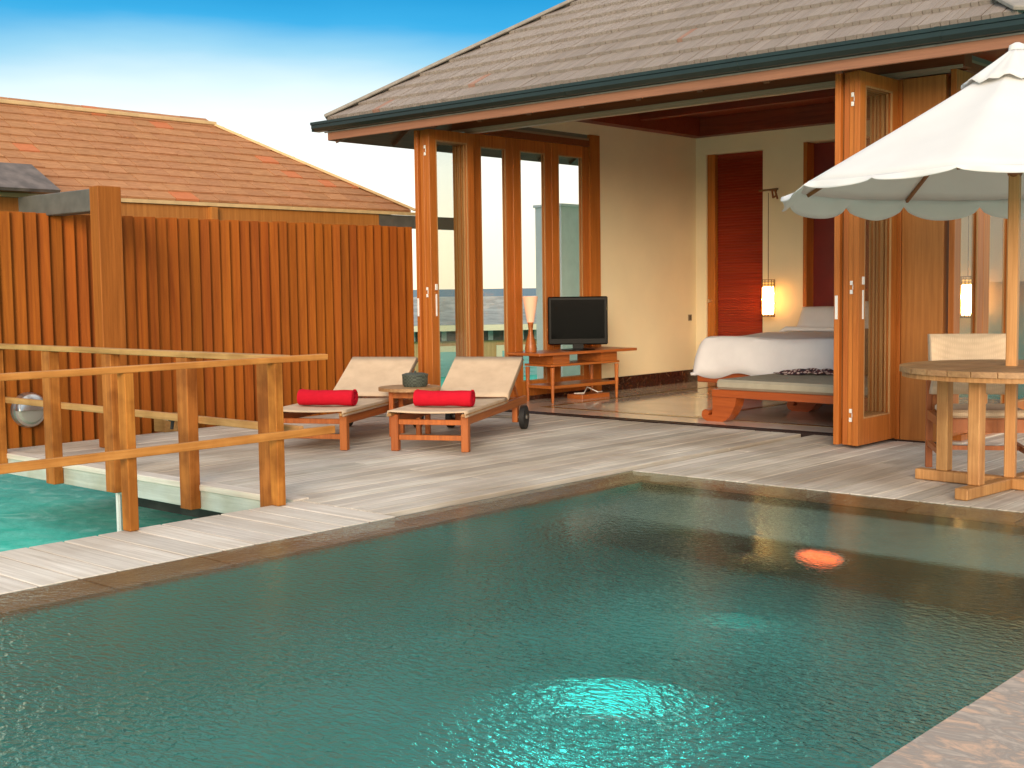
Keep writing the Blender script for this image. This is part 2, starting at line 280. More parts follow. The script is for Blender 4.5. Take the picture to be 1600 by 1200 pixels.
def pool_water_mat():
    m, n, l, b = newmat('pool_water_surface'); n.remove(b)
    g = n.new('ShaderNodeBsdfGlass'); g.inputs['IOR'].default_value = 1.33; g.inputs['Roughness'].default_value = 0.0; g.inputs['Color'].default_value = (0.78, 0.96, 0.95, 1)
    ge = n.new('ShaderNodeNewGeometry')
    mp = n.new('ShaderNodeMapping'); mp.inputs['Scale'].default_value = (1.0, 1.0, 1.0); mp.inputs['Rotation'].default_value = (0, 0, R(35))
    mp2 = n.new('ShaderNodeMapping'); mp2.inputs['Scale'].default_value = (1.0, 2.0, 1.0); mp2.inputs['Rotation'].default_value = (0, 0, R(60))
    l.new(ge.outputs['Position'], mp.inputs[0]); l.new(ge.outputs['Position'], mp2.inputs[0])
    n1 = n.new('ShaderNodeTexNoise'); n1.inputs['Scale'].default_value = 23; n1.inputs['Detail'].default_value = 3.0; n1.inputs['Distortion'].default_value = 0.5
    n2 = n.new('ShaderNodeTexNoise'); n2.inputs['Scale'].default_value = 4.5; n2.inputs['Detail'].default_value = 2
    l.new(mp2.outputs[0], n1.inputs['Vector']); l.new(mp.outputs[0], n2.inputs['Vector'])
    # the breeze ruffles the open side; the corner sheltered by the house stays calmer
    sp = n.new('ShaderNodeSeparateXYZ'); l.new(ge.outputs['Position'], sp.inputs[0])
    ma = n.new('ShaderNodeMath'); ma.operation = 'MULTIPLY_ADD'; ma.inputs[1].default_value = 0.77; l.new(sp.outputs['Y'], ma.inputs[0]); l.new(sp.outputs['X'], ma.inputs[2])
    c1 = n.new('ShaderNodeMapRange'); c1.inputs[1].default_value = -0.25; c1.inputs[2].default_value = 0.75; l.new(ma.outputs[0], c1.inputs[0])
    c2 = n.new('ShaderNodeMapRange'); c2.inputs[1].default_value = 3.3; c2.inputs[2].default_value = 5.1; l.new(sp.outputs['Y'], c2.inputs[0])
    cm = n.new('ShaderNodeMath'); cm.operation = 'MULTIPLY'; l.new(c1.outputs[0], cm.inputs[0]); l.new(c2.outputs[0], cm.inputs[1])
    c3 = n.new('ShaderNodeMapRange'); c3.inputs[1].default_value = 5.5; c3.inputs[2].default_value = 6.6; c3.inputs[4].default_value = 0.93; l.new(sp.outputs['Y'], c3.inputs[0])
    c4 = n.new('ShaderNodeMapRange'); c4.inputs[1].default_value = PL_IN + 0.15; c4.inputs[2].default_value = PL_IN - 0.05; c4.inputs[4].default_value = 0.9; l.new(sp.outputs['X'], c4.inputs[0])
    m1 = n.new('ShaderNodeMath'); m1.operation = 'MAXIMUM'; l.new(cm.outputs[0], m1.inputs[0]); l.new(c3.outputs[0], m1.inputs[1])
    m2 = n.new('ShaderNodeMath'); m2.operation = 'MAXIMUM'; l.new(m1.outputs[0], m2.inputs[0]); l.new(c4.outputs[0], m2.inputs[1])
    cal = n.new('ShaderNodeMapRange'); cal.inputs[3].default_value = 1.0; cal.inputs[4].default_value = 0.13; l.new(m2.outputs[0], cal.inputs[0])
    a = n.new('ShaderNodeMath'); a.operation = 'MULTIPLY_ADD'; a.inputs[1].default_value = 0.22; l.new(n2.outputs['Fac'], a.inputs[0]); l.new(n1.outputs['Fac'], a.inputs[2])
    n3 = n.new('ShaderNodeTexNoise'); n3.inputs['Scale'].default_value = 0.9; n3.inputs['Detail'].default_value = 2; l.new(mp.outputs[0], n3.inputs['Vector'])
    wp_ = n.new('ShaderNodeMapRange'); wp_.inputs[1].default_value = 0.35; wp_.inputs[2].default_value = 0.65; wp_.inputs[3].default_value = 0.45; wp_.inputs[4].default_value = 1.0; l.new(n3.outputs['Fac'], wp_.inputs[0])
    ws = n.new('ShaderNodeMath'); ws.operation = 'MULTIPLY'; l.new(wp_.outputs[0], ws.inputs[0]); l.new(cal.outputs[0], ws.inputs[1])
    bp = n.new('ShaderNodeBump'); bp.inputs['Distance'].default_value = 0.058; l.new(a.outputs[0], bp.inputs['Height']); l.new(ws.outputs[0], bp.inputs['Strength'])
    l.new(bp.outputs[0], g.inputs['Normal']); l.new(g.outputs[0], n['Material Output'].inputs[0]); return m
M['water'] = pool_water_mat()
def sea_mat():
    m, n, l, b = newmat('lagoon_water'); ge = n.new('ShaderNodeNewGeometry')
    ln = n.new('ShaderNodeVectorMath'); ln.operation = 'LENGTH'; l.new(ge.outputs['Position'], ln.inputs[0])
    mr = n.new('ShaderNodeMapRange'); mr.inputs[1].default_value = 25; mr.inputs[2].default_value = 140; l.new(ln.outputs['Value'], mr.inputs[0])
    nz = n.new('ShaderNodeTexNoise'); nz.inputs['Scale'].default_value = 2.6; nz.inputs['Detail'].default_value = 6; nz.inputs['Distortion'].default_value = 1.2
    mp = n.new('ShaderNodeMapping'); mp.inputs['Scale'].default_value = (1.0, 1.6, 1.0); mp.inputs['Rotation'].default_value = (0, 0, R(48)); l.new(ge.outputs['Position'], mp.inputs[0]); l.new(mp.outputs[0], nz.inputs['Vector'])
    sh = ramp(n, l, nz.outputs['Fac'], ((0.3, (0.04, 0.52, 0.40)), (0.55, (0.10, 0.64, 0.51)), (0.72, (0.30, 0.80, 0.68))))  # palest stop paints caustic ripple light into the lagoon colour
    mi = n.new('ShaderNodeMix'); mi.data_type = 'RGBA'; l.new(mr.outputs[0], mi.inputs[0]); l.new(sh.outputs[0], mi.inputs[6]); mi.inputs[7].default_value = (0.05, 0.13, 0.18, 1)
    n.remove(b)
    df = n.new('ShaderNodeBsdfDiffuse'); gl = n.new('ShaderNodeBsdfGlossy'); gl.inputs['Roughness'].default_value = 0.2; l.new(mi.outputs[2], df.inputs[0])
    lw = n.new('ShaderNodeLayerWeight'); lw.inputs[0].default_value = 0.5
    p4 = n.new('ShaderNodeMath'); p4.operation = 'POWER'; p4.inputs[1].default_value = 5.0; l.new(lw.outputs['Facing'], p4.inputs[0])
    ma_ = n.new('ShaderNodeMath'); ma_.operation = 'MULTIPLY_ADD'; ma_.inputs[1].default_value = 0.22; ma_.inputs[2].default_value = 0.02; l.new(p4.outputs[0], ma_.inputs[0])
    ms = n.new('ShaderNodeMixShader'); l.new(ma_.outputs[0], ms.inputs[0]); l.new(df.outputs[0], ms.inputs[1]); l.new(gl.outputs[0], ms.inputs[2]); l.new(ms.outputs[0], n['Material Output'].inputs[0])
    n2 = n.new('ShaderNodeTexNoise'); n2.inputs['Scale'].default_value = 2.2; n2.inputs['Detail'].default_value = 6; n2.inputs['Roughness'].default_value = 0.6; l.new(mp.outputs[0], n2.inputs['Vector'])
    bp = n.new('ShaderNodeBump'); bp.inputs['Strength'].default_value = 0.3; bp.inputs['Distance'].default_value = 0.10; l.new(n2.outputs['Fac'], bp.inputs['Height']); l.new(bp.outputs[0], gl.inputs['Normal']); l.new(bp.outputs[0], df.inputs['Normal'])
    return m
M['sea'] = sea_mat()

# ------------------------------------------------------------------ helpers
class MB:
    """collects shapes and links them as ONE mesh object"""
    def __init__(s): s.bm = bmesh.new()
    def box(s, c, d, rot=None, bev=0.0):
        g = bmesh.ops.create_cube(s.bm, size=1.0); vs = g['verts']
        mat = Matrix.Translation(Vector(c)) @ (rot if rot else Matrix()) @ Matrix.Diagonal((*d, 1))
        bmesh.ops.transform(s.bm, matrix=mat, verts=vs)
        if bev:
            es = list({e for v in vs for e in v.link_edges}); bmesh.ops.bevel(s.bm, geom=es, offset=bev, segments=1, affect='EDGES')
        return s
    def bx(s, x0, x1, y0, y1, z0, z1, bev=0.0):
        return s.box(((x0 + x1) / 2, (y0 + y1) / 2, (z0 + z1) / 2), (abs(x1 - x0), abs(y1 - y0), abs(z1 - z0)), bev=bev)
    def bar(s, a, b, wd, ht, up=(0, 0, 1), bev=0.0):
        a, b = Vector(a), Vector(b); d = b - a; L = d.length; y = d.normalized(); u = Vector(up)
        x = y.cross(u); x = x.normalized() if x.length > 1e-6 else Vector((1, 0, 0)); z = x.cross(y)
        rot = Matrix((x, y, z)).transposed().to_4x4()
        return s.box((a + b) / 2, (wd, L, ht), rot, bev)
    def cyl(s, c, r, h, axis=2, seg=16, r2=None):
        rot = {0: Matrix.Rotation(R(90), 4, 'Y'), 1: Matrix.Rotation(R(90), 4, 'X'), 2: Matrix()}[axis]
        bmesh.ops.create_cone(s.bm, cap_ends=True, segments=seg, radius1=r, radius2=r if r2 is None else r2, depth=h, matrix=Matrix.Translation(Vector(c)) @ rot)
        return s
    def rod(s, a, b, r, seg=10, r2=None):
        a, b = Vector(a), Vector(b); d = b - a
        q = d.to_track_quat('Z', 'Y').to_matrix().to_4x4()
        bmesh.ops.create_cone(s.bm, cap_ends=True, segments=seg, radius1=r, radius2=r if r2 is None else r2, depth=d.length, matrix=Matrix.Translation((a + b) / 2) @ q)
        return s
    def tube(s, pts, r, seg=8):
        for i in range(len(pts) - 1): s.rod(pts[i], pts[i + 1], r, seg)
        for p in pts[1:-1]: bmesh.ops.create_icosphere(s.bm, subdivisions=1, radius=r * 1.02, matrix=Matrix.Translation(Vector(p)))
        return s
    def lathe(s, prof, c=(0, 0, 0), seg=20, caps=True):
        rings = [[s.bm.verts.new((c[0] + r * math.cos(2 * math.pi * k / seg), c[1] + r * math.sin(2 * math.pi * k / seg), c[2] + z)) for k in range(seg)] for r, z in prof]
        for i in range(len(rings) - 1):
            for k in range(seg): s.bm.faces.new((rings[i][k], rings[i][(k + 1) % seg], rings[i + 1][(k + 1) % seg], rings[i + 1][k]))
        if caps:
            s.bm.faces.new(rings[0][::-1]); s.bm.faces.new(rings[-1])
        return s
    def prism(s, pts, axis, a, b):
        """polygon (2-D points) extruded along axis from a to b"""
        def P(p, t): return {0: (t, p[0], p[1]), 1: (p[0], t, p[1]), 2: (p[0], p[1], t)}[axis]
        A = [s.bm.verts.new(P(p, a)) for p in pts]; B = [s.bm.verts.new(P(p, b)) for p in pts]
        n = len(pts); s.bm.faces.new(A[::-1]); s.bm.faces.new(B)
        for i in range(n): s.bm.faces.new((A[i], A[(i + 1) % n], B[(i + 1) % n], B[i]))
        return s
    def grid(s, f, nu, nv):
        V = [[s.bm.verts.new(f(u / nu, v / nv)) for u in range(nu + 1)] for v in range(nv + 1)]
        for j in range(nv):
            for i in range(nu): s.bm.faces.new((V[j][i], V[j][i + 1], V[j + 1][i + 1], V[j + 1][i]))
        return s
    def mesh(s, name, smooth=False):
        bmesh.ops.recalc_face_normals(s.bm, faces=s.bm.faces)
        me = bpy.data.meshes.new(name); s.bm.to_mesh(me); s.bm.free()
        if smooth:
            for p in me.polygons: p.use_smooth = True
            try: me.set_sharp_from_angle(angle=R(35))
            except Exception: pass
        return me
    def build(s, name, mat, parent=None, smooth=False):
        me = s.mesh(name, smooth); me.materials.append(mat)
        o = bpy.data.objects.new(name, me); col.objects.link(o); o.parent = parent; return o
def tag(o, label=None, cat=None, group=None, kind=None):
    for k, v in (('label', label), ('category', cat), ('group', group), ('kind', kind)):
        if v: o[k] = v
    return o
def thing(name, loc, label, cat, rz=0.0, group=None):
    o = bpy.data.objects.new(name, None); o.empty_display_size = 0.1; col.objects.link(o); o.location = loc; o.rotation_euler = (0, 0, rz)
    return tag(o, label, cat, group)
def inst(name, me, parent, loc=(0, 0, 0), rot=(0, 0, 0)):
    o = bpy.data.objects.new(name, me); col.objects.link(o); o.parent = parent; o.location = loc; o.rotation_euler = rot; return o
def copy_tree(o, parent=None):
    c = o.copy(); col.objects.link(c); c.parent = parent
    for ch in list(o.children): copy_tree(ch, c)
    return c
def solid(o, t):
    md = o.modifiers.new('thickness', 'SOLIDIFY'); md.thickness = t; md.offset = 0; return o

# ------------------------------------------------------------------ layout numbers (metres, deck top = 0)
PL, PF, PR = -5.08, 6.88, -1.44          # pool: left edge, far edge, right coping edge
WO, DE = -5.93, 4.70                     # walkway outer edge, deck edge at the notch
DL, DT = -9.86, 9.42                     # deck left edge, threshold
WL, WR, YB = -9.10, -3.97, 13.75         # room: left wall, right wall, back wall

# ------------------------------------------------------------------ water and pool shell
SEA = -0.55
b = MB(); hx0, hx1, hy0, hy1 = -4.95, -1.35, -2.15, 6.65       # the sea surface goes round the pool shell
P4 = [(-4000, -3000), (4000, -3000), (4000, 6000), (-4000, 6000)]; H4 = [(hx0, hy0), (hx1, hy0), (hx1, hy1), (hx0, hy1)]
VO = [b.bm.verts.new((*p, SEA)) for p in P4]; VI = [b.bm.verts.new((*p, SEA)) for p in H4]
for i in range(4): b.bm.faces.new((VO[i], VO[(i + 1) % 4], VI[(i + 1) % 4], VI[i]))
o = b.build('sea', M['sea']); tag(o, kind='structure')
if o.data.polygons[0].normal.z < 0: o.data.flip_normals()
ZW = -0.004
pool = MB()
pool.bx(PL + 0.29, PR, -2.0, 5.75, -1.5, -1.34); pool.bx(PL + 0.17, PL + 0.288, -2.0, PF - 0.292, -1.5, -0.10)                         # floor and open side
o = pool.build('pool_floor', M['pooltile']); tag(o, kind='structure')
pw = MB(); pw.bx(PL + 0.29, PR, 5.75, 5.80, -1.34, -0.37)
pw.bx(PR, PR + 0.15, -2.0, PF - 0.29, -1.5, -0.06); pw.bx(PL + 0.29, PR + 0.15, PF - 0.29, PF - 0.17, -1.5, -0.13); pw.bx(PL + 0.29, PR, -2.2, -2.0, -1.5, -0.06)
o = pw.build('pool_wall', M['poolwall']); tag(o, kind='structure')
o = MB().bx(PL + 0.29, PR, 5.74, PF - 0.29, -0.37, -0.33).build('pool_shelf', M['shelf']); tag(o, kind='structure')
o = MB().grid(lambda u, v: (PL + 0.004 + (PR - PL + 0.10) * u, -2.0 + (PF - 0.004 + 2.0) * v, ZW), 2, 2).build('pool_water', M['water'])
if o.data.polygons[0].normal.z < 0: o.data.flip_normals()
o; tag(o, kind='structure')
# coping stones: left and far rows lie just under the water film, the right row is dry
cop = thing('pool_coping', (0, 0, 0), None, None); tag(cop, kind='structure')
y = -2.0; k = 0
mcl = MB().bx(-0.145, 0.145, -0.297, 0.297, -0.085, 0, bev=0.006).mesh('coping_stone'); mcl.materials.append(M['coping'])
while y < PF - 0.6:
    inst('stone', mcl, cop, (PL + 0.147, y + 0.3, ZW - 0.007 - 0.003 * random.random())); y += 0.6
    ylast = y
mcc = MB().bx(-0.145, 0.145, 0, PF - 0.004 - ylast, -0.085, 0, bev=0.006).mesh('corner_stone'); mcc.materials.append(M['coping'])
inst('stone', mcc, cop, (PL + 0.147, ylast, ZW - 0.008))
mcf = MB().bx(-0.297, 0.297, -0.145, 0.145, -0.085, 0, bev=0.006).mesh('coping_stone_far'); mcf.materials.append(M['coping'])
x = PL + 0.295
while x < PR + 0.5:
    inst('stone', mcf, cop, (x + 0.3, PF - 0.147, ZW - 0.007 - 0.003 * random.random())); x += 0.6
mcr = MB().bx(-0.3, 0.3, -0.396, 0.396, -0.06, 0, bev=0.008).mesh('dry_coping_stone'); mcr.materials.append(M['copingdry'])
y = -2.0
while y < PF - 0.5:
    inst('stone', mcr, cop, (PR + 0.302, y + 0.4, 0.004 * random.random())); y += 0.8
# pool lights
def pool_light(loc, nrm, colr, power, label, r=0.12):
    t = thing('pool_light', loc, label, 'pool light', group='underwater pool lights')
    t.rotation_euler = Vector(nrm).to_track_quat('Z', 'Y').to_euler()
    MB().lathe(((r * 1.25, 0.0), (r * 1.25, 0.012), (r * 1.02, 0.02), (r * 1.02, 0.004)), seg=24, caps=False).build('rim', M['steel'], t)
    MB().lathe(((r, 0.004), (r * 0.92, 0.03), (r * 0.6, 0.055), (0.01, 0.066)), seg=28).build('lens', emit('pool_lens', colr, power), t, True)
pool_light((-3.00, 3.82, -1.335), (0, 0, 1), (0.05, 0.95, 0.85), 1.5, 'bright cyan light glowing on the pool floor in the foreground', 0.20)
pool_light((-3.12, 4.95, -1.335), (0, 0, 1), (0.03, 0.75, 0.65), 0.35, 'faint teal light on the pool floor nearer the shelf', 0.12)
pool_light((-3.05, 5.735, -0.56), (0, -1, 0), (1.0, 0.15, 0.05), 1.5, 'orange light set in the riser below the pool shelf', 0.12)

# ------------------------------------------------------------------ deck
deck = thing('deck', (0, 0, 0), None, None); tag(deck, kind='structure')
PW = 0.146; GAP = 0.009
plank_cache = {}
def plank(parent, cx, cy, L, along, z=0.0, wd=PW, mat=None):
    key = (round(L, 3), along, round(wd, 3), mat)
    if key not in plank_cache:
        d = (wd - GAP, L - 0.005, 0.032) if along == 1 else (L - 0.005, wd - GAP, 0.032)
        me = MB().box((0, 0, -0.016), d, bev=0.003).mesh('plank'); me.materials.append(mat or (M['deck'] if along == 1 else M['deckx'])); plank_cache[key] = me
    return inst('plank', plank_cache[key], parent, (cx, cy, z - 0.0025 * random.random()), (0, random.uniform(-0.004, 0.004) if along == 1 else 0, 0))
x = DL + PW / 2; i = 0
while x < 0.6:
    y0, y1 = (DE, DT) if x < PL - 0.02 else (PF, DT)
    if x > WR + 0.05: y1 = 13.4
    if x + PW / 2 > PL and x - PW / 2 < PL: x = PL + PW / 2 + 0.002; y0 = PF
    cut = y0 + (1.3, 2.9, 2.0, 3.6)[i % 4]
    cuts = [y0] + [c for c in (cut, cut + 3.4) if c < y1 - 0.4] + [y1]
    for a, b in zip(cuts[:-1], cuts[1:]): plank(deck, x, (a + b) / 2, b - a, 1)
    x += PW; i += 1
o = MB().bx(DL + 0.03, PL - 0.01, DE + 0.05, DT, -0.10, -0.036).bx(PL - 0.01, 0.6, PF + 0.003, DT, -0.10, -0.036).bx(WR + 0.1, 0.6, DT, 13.4, -0.10, -0.036).build('joist_bed', M['concrete'], deck)
x = PR + 0.61 + PW / 2
while x < 3.4:
    plank(deck, x, 2.0, 8.0, 1); x += PW
MB().bx(PR + 0.61, 3.4, -2, 6, -0.12, -0.036).build('joist_bed', M['concrete'], deck)
MB().bx(DL - 0.03, WO - 0.002, DE - 0.045, DE + 0.075, -0.0335, 0.008, bev=0.004).build('edge_trim', M['deckx'], deck)
MB().bx(DL, WO + 0.02, DE - 0.035, DE - 0.004, -0.155, -0.034, bev=0.003).build('edge_board', M['white_board'], deck)
MB().bx(DL - 0.035, DL - 0.004, DE - 0.03, DT, -0.155, -0.02, bev=0.003).build('edge_board', M['white_board'], deck)
MB().bx(-8.42, -6.0, 5.0, 5.5, -0.32, -0.101).bx(-8.0, -6.0, 5.502, 5.9, -1.2, -0.101).build('beam', plain('shade_dark_concrete', (0.035, 0.035, 0.03), 0.85, noise=0.3), deck)  # near-black colour paints the shade under the deck into the beam
for px_ in (-9.4, -7.9): MB().cyl((px_, 6.6, -0.9), 0.16, 1.6).build('pile', M['concrete'], deck)
MB().bx(-6.0, PL + 0.17, DE + 0.05, DT + 0.5, -1.9, -0.101).build('foundation', M['concrete'], deck)
walk = thing('walkway', (0, 0, 0), None, None); tag(walk, kind='structure')
y = DE - 0.095 - 0.004
while y > -2.0:
    plank(walk, (WO + PL) / 2 - 0.001, y, PL - WO, 0, z=-0.001, wd=0.186); y -= 0.19
MB().bx(WO + 0.03, PL + 0.005, -2, DE - 0.04, -1.9, -0.036).bx(PL + 0.005, PL + 0.17, -2, PF - 0.17, -1.9, -0.135).build('pool_side_wall', M['concrete'], walk)

# ------------------------------------------------------------------ railings
def rail_post(parent, x, y, z0, z1, wd=0.065, dp=0.085, mat=None):
    return MB().bx(x - wd / 2, x + wd / 2, y - dp / 2, y + dp / 2, z0, z1, bev=0.004).build('post', mat or M['railz'], parent)
rn = thing('railing', (0, 0, 0), 'golden timber railing along the pool walkway, nearest the camera', 'railing')
for y in (0.72, 1.66, 2.6, 3.545, 4.515): rail_post(rn, -5.895, y, 0.0, 0.835, 0.075, 0.055)
MB().bx(-5.93, -5.855, 0.2, 4.885, 0.836, 0.870, bev=0.004).build('rail', M['rail'], rn)
MB().bx(-5.858, -5.822, 0.2, 4.90, 0.392, 0.438, bev=0.004).build('rail', M['rail'], rn)
rb = thing('railing', (0, 0, 0), 'weathered timber railing on the far side of the lagoon notch, meeting the nearer rail', 'railing')
for x, z0 in ((-9.56, -0.12), (-8.70, -0.15), (-7.86, -0.13), (-6.95, -0.15), (-6.10, -0.1)):
    MB().bx(x - 0.07, x + 0.05, DE - 0.115, DE - 0.037, z0, 0.835, bev=0.004).build('post', M['railz'], rb)
MB().bx(-9.9, -5.94, DE - 0.125, DE - 0.03, 0.836, 0.872, bev=0.004).build('rail', M['railx'], rb)
MB().bx(-9.9, -5.87, DE - 0.036, DE - 0.002, 0.405, 0.452, bev=0.004).build('rail', M['railx'], rb)
# stainless ladder handrail on the notch
lh = thing('ladder_handrail', (0, 0, 0), 'white tubular ladder handrail behind the lagoon railing', 'handrail')
MB().tube([(-7.46, DE + 0.12, 0.395), (-7.91, DE + 0.12, 0.405), (-7.93, DE + 0.04, 0.385), (-7.93, DE - 0.02, 0.33), (-7.93, DE - 0.02, -0.8)], 0.02).build('tube', M['whitemetal'], lh, True)
MB().cyl((-7.445, DE + 0.12, 0.395), 0.024, 0.04, axis=0).rod((-7.435, DE + 0.12, 0.39), (-7.45, DE + 0.12, 0.32), 0.012).build('end_cap', M['rubber'], lh, True)
wb = thing('wooden_block', (0, 0, 0), 'small pale wooden box on the deck against the fence foot', 'box')
MB().bx(-9.98, -9.80, 6.27, 6.56, 0.0, 0.135, bev=0.005).build('body', M['railx'], wb)
MB().bx(-9.985, -9.795, 6.265, 6.565, 0.136, 0.155, bev=0.004).build('lid', M['railx'], wb)

# ------------------------------------------------------------------ privacy fence
FX = -10.10
fence = thing('privacy_fence', (FX, 0, 0), 'tall fence of overlapping orange-brown vertical timber boards', 'fence')
bme = MB().bx(-0.011, 0.011, -0.072, 0.072, -0.06, 1.935, bev=0.003).mesh('board'); bme.materials.append(M['fence'])
y = 4.52
while y < 9.62:
    inst('board', bme, fence, (random.uniform(-0.004, 0.004), y, random.uniform(-0.006, 0.006)), (0, 0, R(-25 + random.uniform(-4, 4)))); y += 0.1145
MB().bx(-0.09, -0.045, 4.45, 9.7, 1.55, 1.65).bx(-0.09, -0.045, 4.45, 9.7, 0.25, 0.35).build('backing_rail', M['fence'], fence)
# round bulkhead lamp on the fence
bl = thing('bulkhead_lamp', (FX + 0.045, 5.12, 0.285), 'round steel bulkhead lamp with half hood low on the fence', 'lamp')
L_ = MB().lathe(((0.150, 0.0), (0.150, 0.03), (0.138, 0.055), (0.122, 0.06)), seg=32).build('housing', M['steel'], bl, True)
L_.rotation_euler = (0, R(90), 0)
L_ = MB().lathe(((0.118, 0.0601), (0.10, 0.085), (0.05, 0.102), (0.005, 0.106)), seg=32).build('lens', plain('frosted_lens', (0.42, 0.40, 0.34), 0.3), bl, True)
L_.rotation_euler = (0, R(90), 0)
def hood(u, v):
    a = math.pi * u; q = v * math.pi / 2
    return (0.062 + 0.060 * math.sin(q), 0.140 * math.cos(a) * math.cos(q * 0.35), 0.140 * math.sin(a) * math.cos(q * 0.999) + 0.005)
MB().grid(hood, 24, 6).build('hood', M['steel'], bl, True)
# pergola post and its beam
pg = thing('pergola_post', (0, 0, 0), 'tall square timber post with a beam running back to the fence', 'post')
MB().bx(-9.32, -9.19, 5.34, 5.55, 0.0, 2.11, bev=0.006).build('post', M['pergola'], pg)
MB().bx(-10.55, -9.321, 5.365, 5.525, 1.915, 2.095, bev=0.006).build('beam', M['greybeam'], pg)

# ------------------------------------------------------------------ bath pavilion behind the fence
EX, EY, EZ, SL = -10.75, 10.30, 2.14, 0.625
RX = EX - 1.63; RZ = EZ + 1.63 * SL - 0.0; RY = EY - 1.63
def shingles(parent, origin, udir, vdir, nrm, region, pitch, wid, mat, limit=300, vis=None, name='shingle', th=0.022):
    """rows of shingles on a plane: region(v) gives the (u0, u1) span at slope distance v"""
    udir, vdir, nrm = Vector(udir).normalized(), Vector(vdir).normalized(), Vector(nrm).normalized()
    rot = Matrix((udir, vdir, nrm)).transposed()
    tilt = Matrix.Rotation(-math.atan2(th * 0.9, pitch * 1.45), 3, 'X')
    items = []; v = 0.0; row = 0; vmax = region(None)
    while v < vmax:
        u0, u1 = region(v + pitch * 0.3); u = u0 - (row % 2) * wid * 0.5 - random.random() * wid * 0.3
        while u < u1:
            wdt = wid * random.choice((0.75, 0.9, 1.0, 1.15, 1.3))
            a, b = max(u, u0), min(u + wdt, u1)
            if b - a > 0.03: items.append(((a + b) / 2, v - random.random() * pitch * 0.045, b - a))
            u += wdt
        v += pitch; row += 1
    def place(it):
        c = Vector(origin) + udir * it[0] + vdir * it[1] + nrm * (0.012 + 0.006 * random.random())
        return Matrix.Translation(c) @ (rot @ tilt).to_4x4() @ Matrix.Diagonal((it[2] - 0.006, 1, 1, 1))
    if vis: items.sort(key=lambda it: vis(Vector(origin) + udir * it[0] + vdir * it[1]))
    me = MB().bx(-0.5, 0.5, 0, pitch * 1.45, -0.002, th, bev=0.0).mesh(name); me.materials.append(mat)
    for it in items[:limit]:
        o = inst(name, me, parent); o.matrix_world = place(it) if parent is None else place(it); 
    rest = items[limit:]
    if rest:
        b = MB()
        for it in rest:
            g = bmesh.ops.create_cube(b.bm, size=1.0); bmesh.ops.transform(b.bm, matrix=place(it) @ Matrix.Translation((0, pitch * 0.725, th / 2)) @ Matrix.Diagonal((1, pitch * 1.45, th, 1)), verts=g['verts'])
        o = b.build(name + '_field', mat, parent); tag(o, kind='stuff')
def inframe(p):
    d = p - Vector((0, 0, 1.25)); z = d.dot(fwd); x = d.dot(r2) / z; y = d.dot(u2) / z
    pen = 0 if (abs(x) < 0.42 and abs(y) < 0.32) else 100
    return pen + d.length

pav = thing('bath_pavilion', (0, 0, 0), 'low brown shingled hip-roof pavilion rising behind the timber fence', 'building')
YS = 4.35
b = MB(); 
V = [b.bm.verts.new(p) for p in ((EX, YS, EZ), (EX, EY, EZ), (RX, RY, RZ), (RX, YS, RZ), (RX - 1.63, EY, EZ), (RX - 1.63, YS, EZ))]
for f in ((0, 1, 2, 3), (1, 4, 2), (2, 4, 5, 3), (0, 3, 5), (0, 5, 4, 1)): b.bm.faces.new([V[i] for i in f])
proof = b.build('roof', M['underlay'], pav)
cs = 1 / math.sqrt(1 + SL * SL)
def reg2(v):
    if v is None: return 1.63 / cs - 0.05
    t = v * cs
    return (YS, EY - t)
shingles(proof, (EX, 0, EZ), (0, 1, 0), (-cs, 0, SL * cs), (SL * cs, 0, cs), reg2, 0.168, 0.235, M['roof2'], 300, inframe)
def reg2b(v):
    if v is None: return 1.63 / cs - 0.05
    return (v * cs + 0.12, 3.26 - v * cs - 0.12)
shingles(proof, (EX, EY, EZ), (-1, 0, 0), (0, -cs, SL * cs), (0, SL * cs, cs), reg2b, 0.168, 0.26, M['roof2'], 0)
MB().bx(RX - 0.07, RX + 0.07, YS, RY + 0.03, RZ + 0.01, RZ + 0.05, bev=0.006).build('ridge_cap', M['cap2'], proof)
MB().bar((EX + 0.02, EY + 0.02, EZ + 0.035), (RX, RY, RZ + 0.035), 0.09, 0.03, bev=0.004).build('hip_cap', M['cap2'], proof)
MB().bx(EX + 0.015, EX + 0.045, YS, EY + 0.03, EZ - 0.03, EZ + 0.005).build('eave_strip', M['cap2'], pav)
MB().bx(EX - 0.03, EX + 0.012, YS, 9.75, 1.90, EZ - 0.032).build('fascia', M['post'], pav)
MB().bx(EX - 0.03, EX + 0.012, 9.755, 11.1, 1.96, EZ - 0.032).build('side_beam', M['greybeam'], pav)
MB().bx(EX + 0.013, EX + 0.08, 7.45, 7.52, 1.7, EZ - 0.04).build('bracket', M['post'], pav)
MB().bx(RX - 1.4, EX - 0.9, YS + 0.3, EY - 0.3, 0.35, 1.95).build('wall', M['fence'], pav)
# lower dark eave at the near end
le = MB(); le.prism([(EX + 0.38, 2.135), (EX + 0.40, 2.16), (EX - 0.1, 2.42), (EX - 0.1, 2.37)], 1, 4.3, 5.66)
le.build('lower_eave', plain('slate_eave', (0.13, 0.10, 0.085), 0.7, noise=0.3, nscale=9), pav)

# ------------------------------------------------------------------ villa
villa = thing('villa', (0, 0, 0), 'open-fronted bedroom villa with grey shake roof and folding timber doors', 'building')
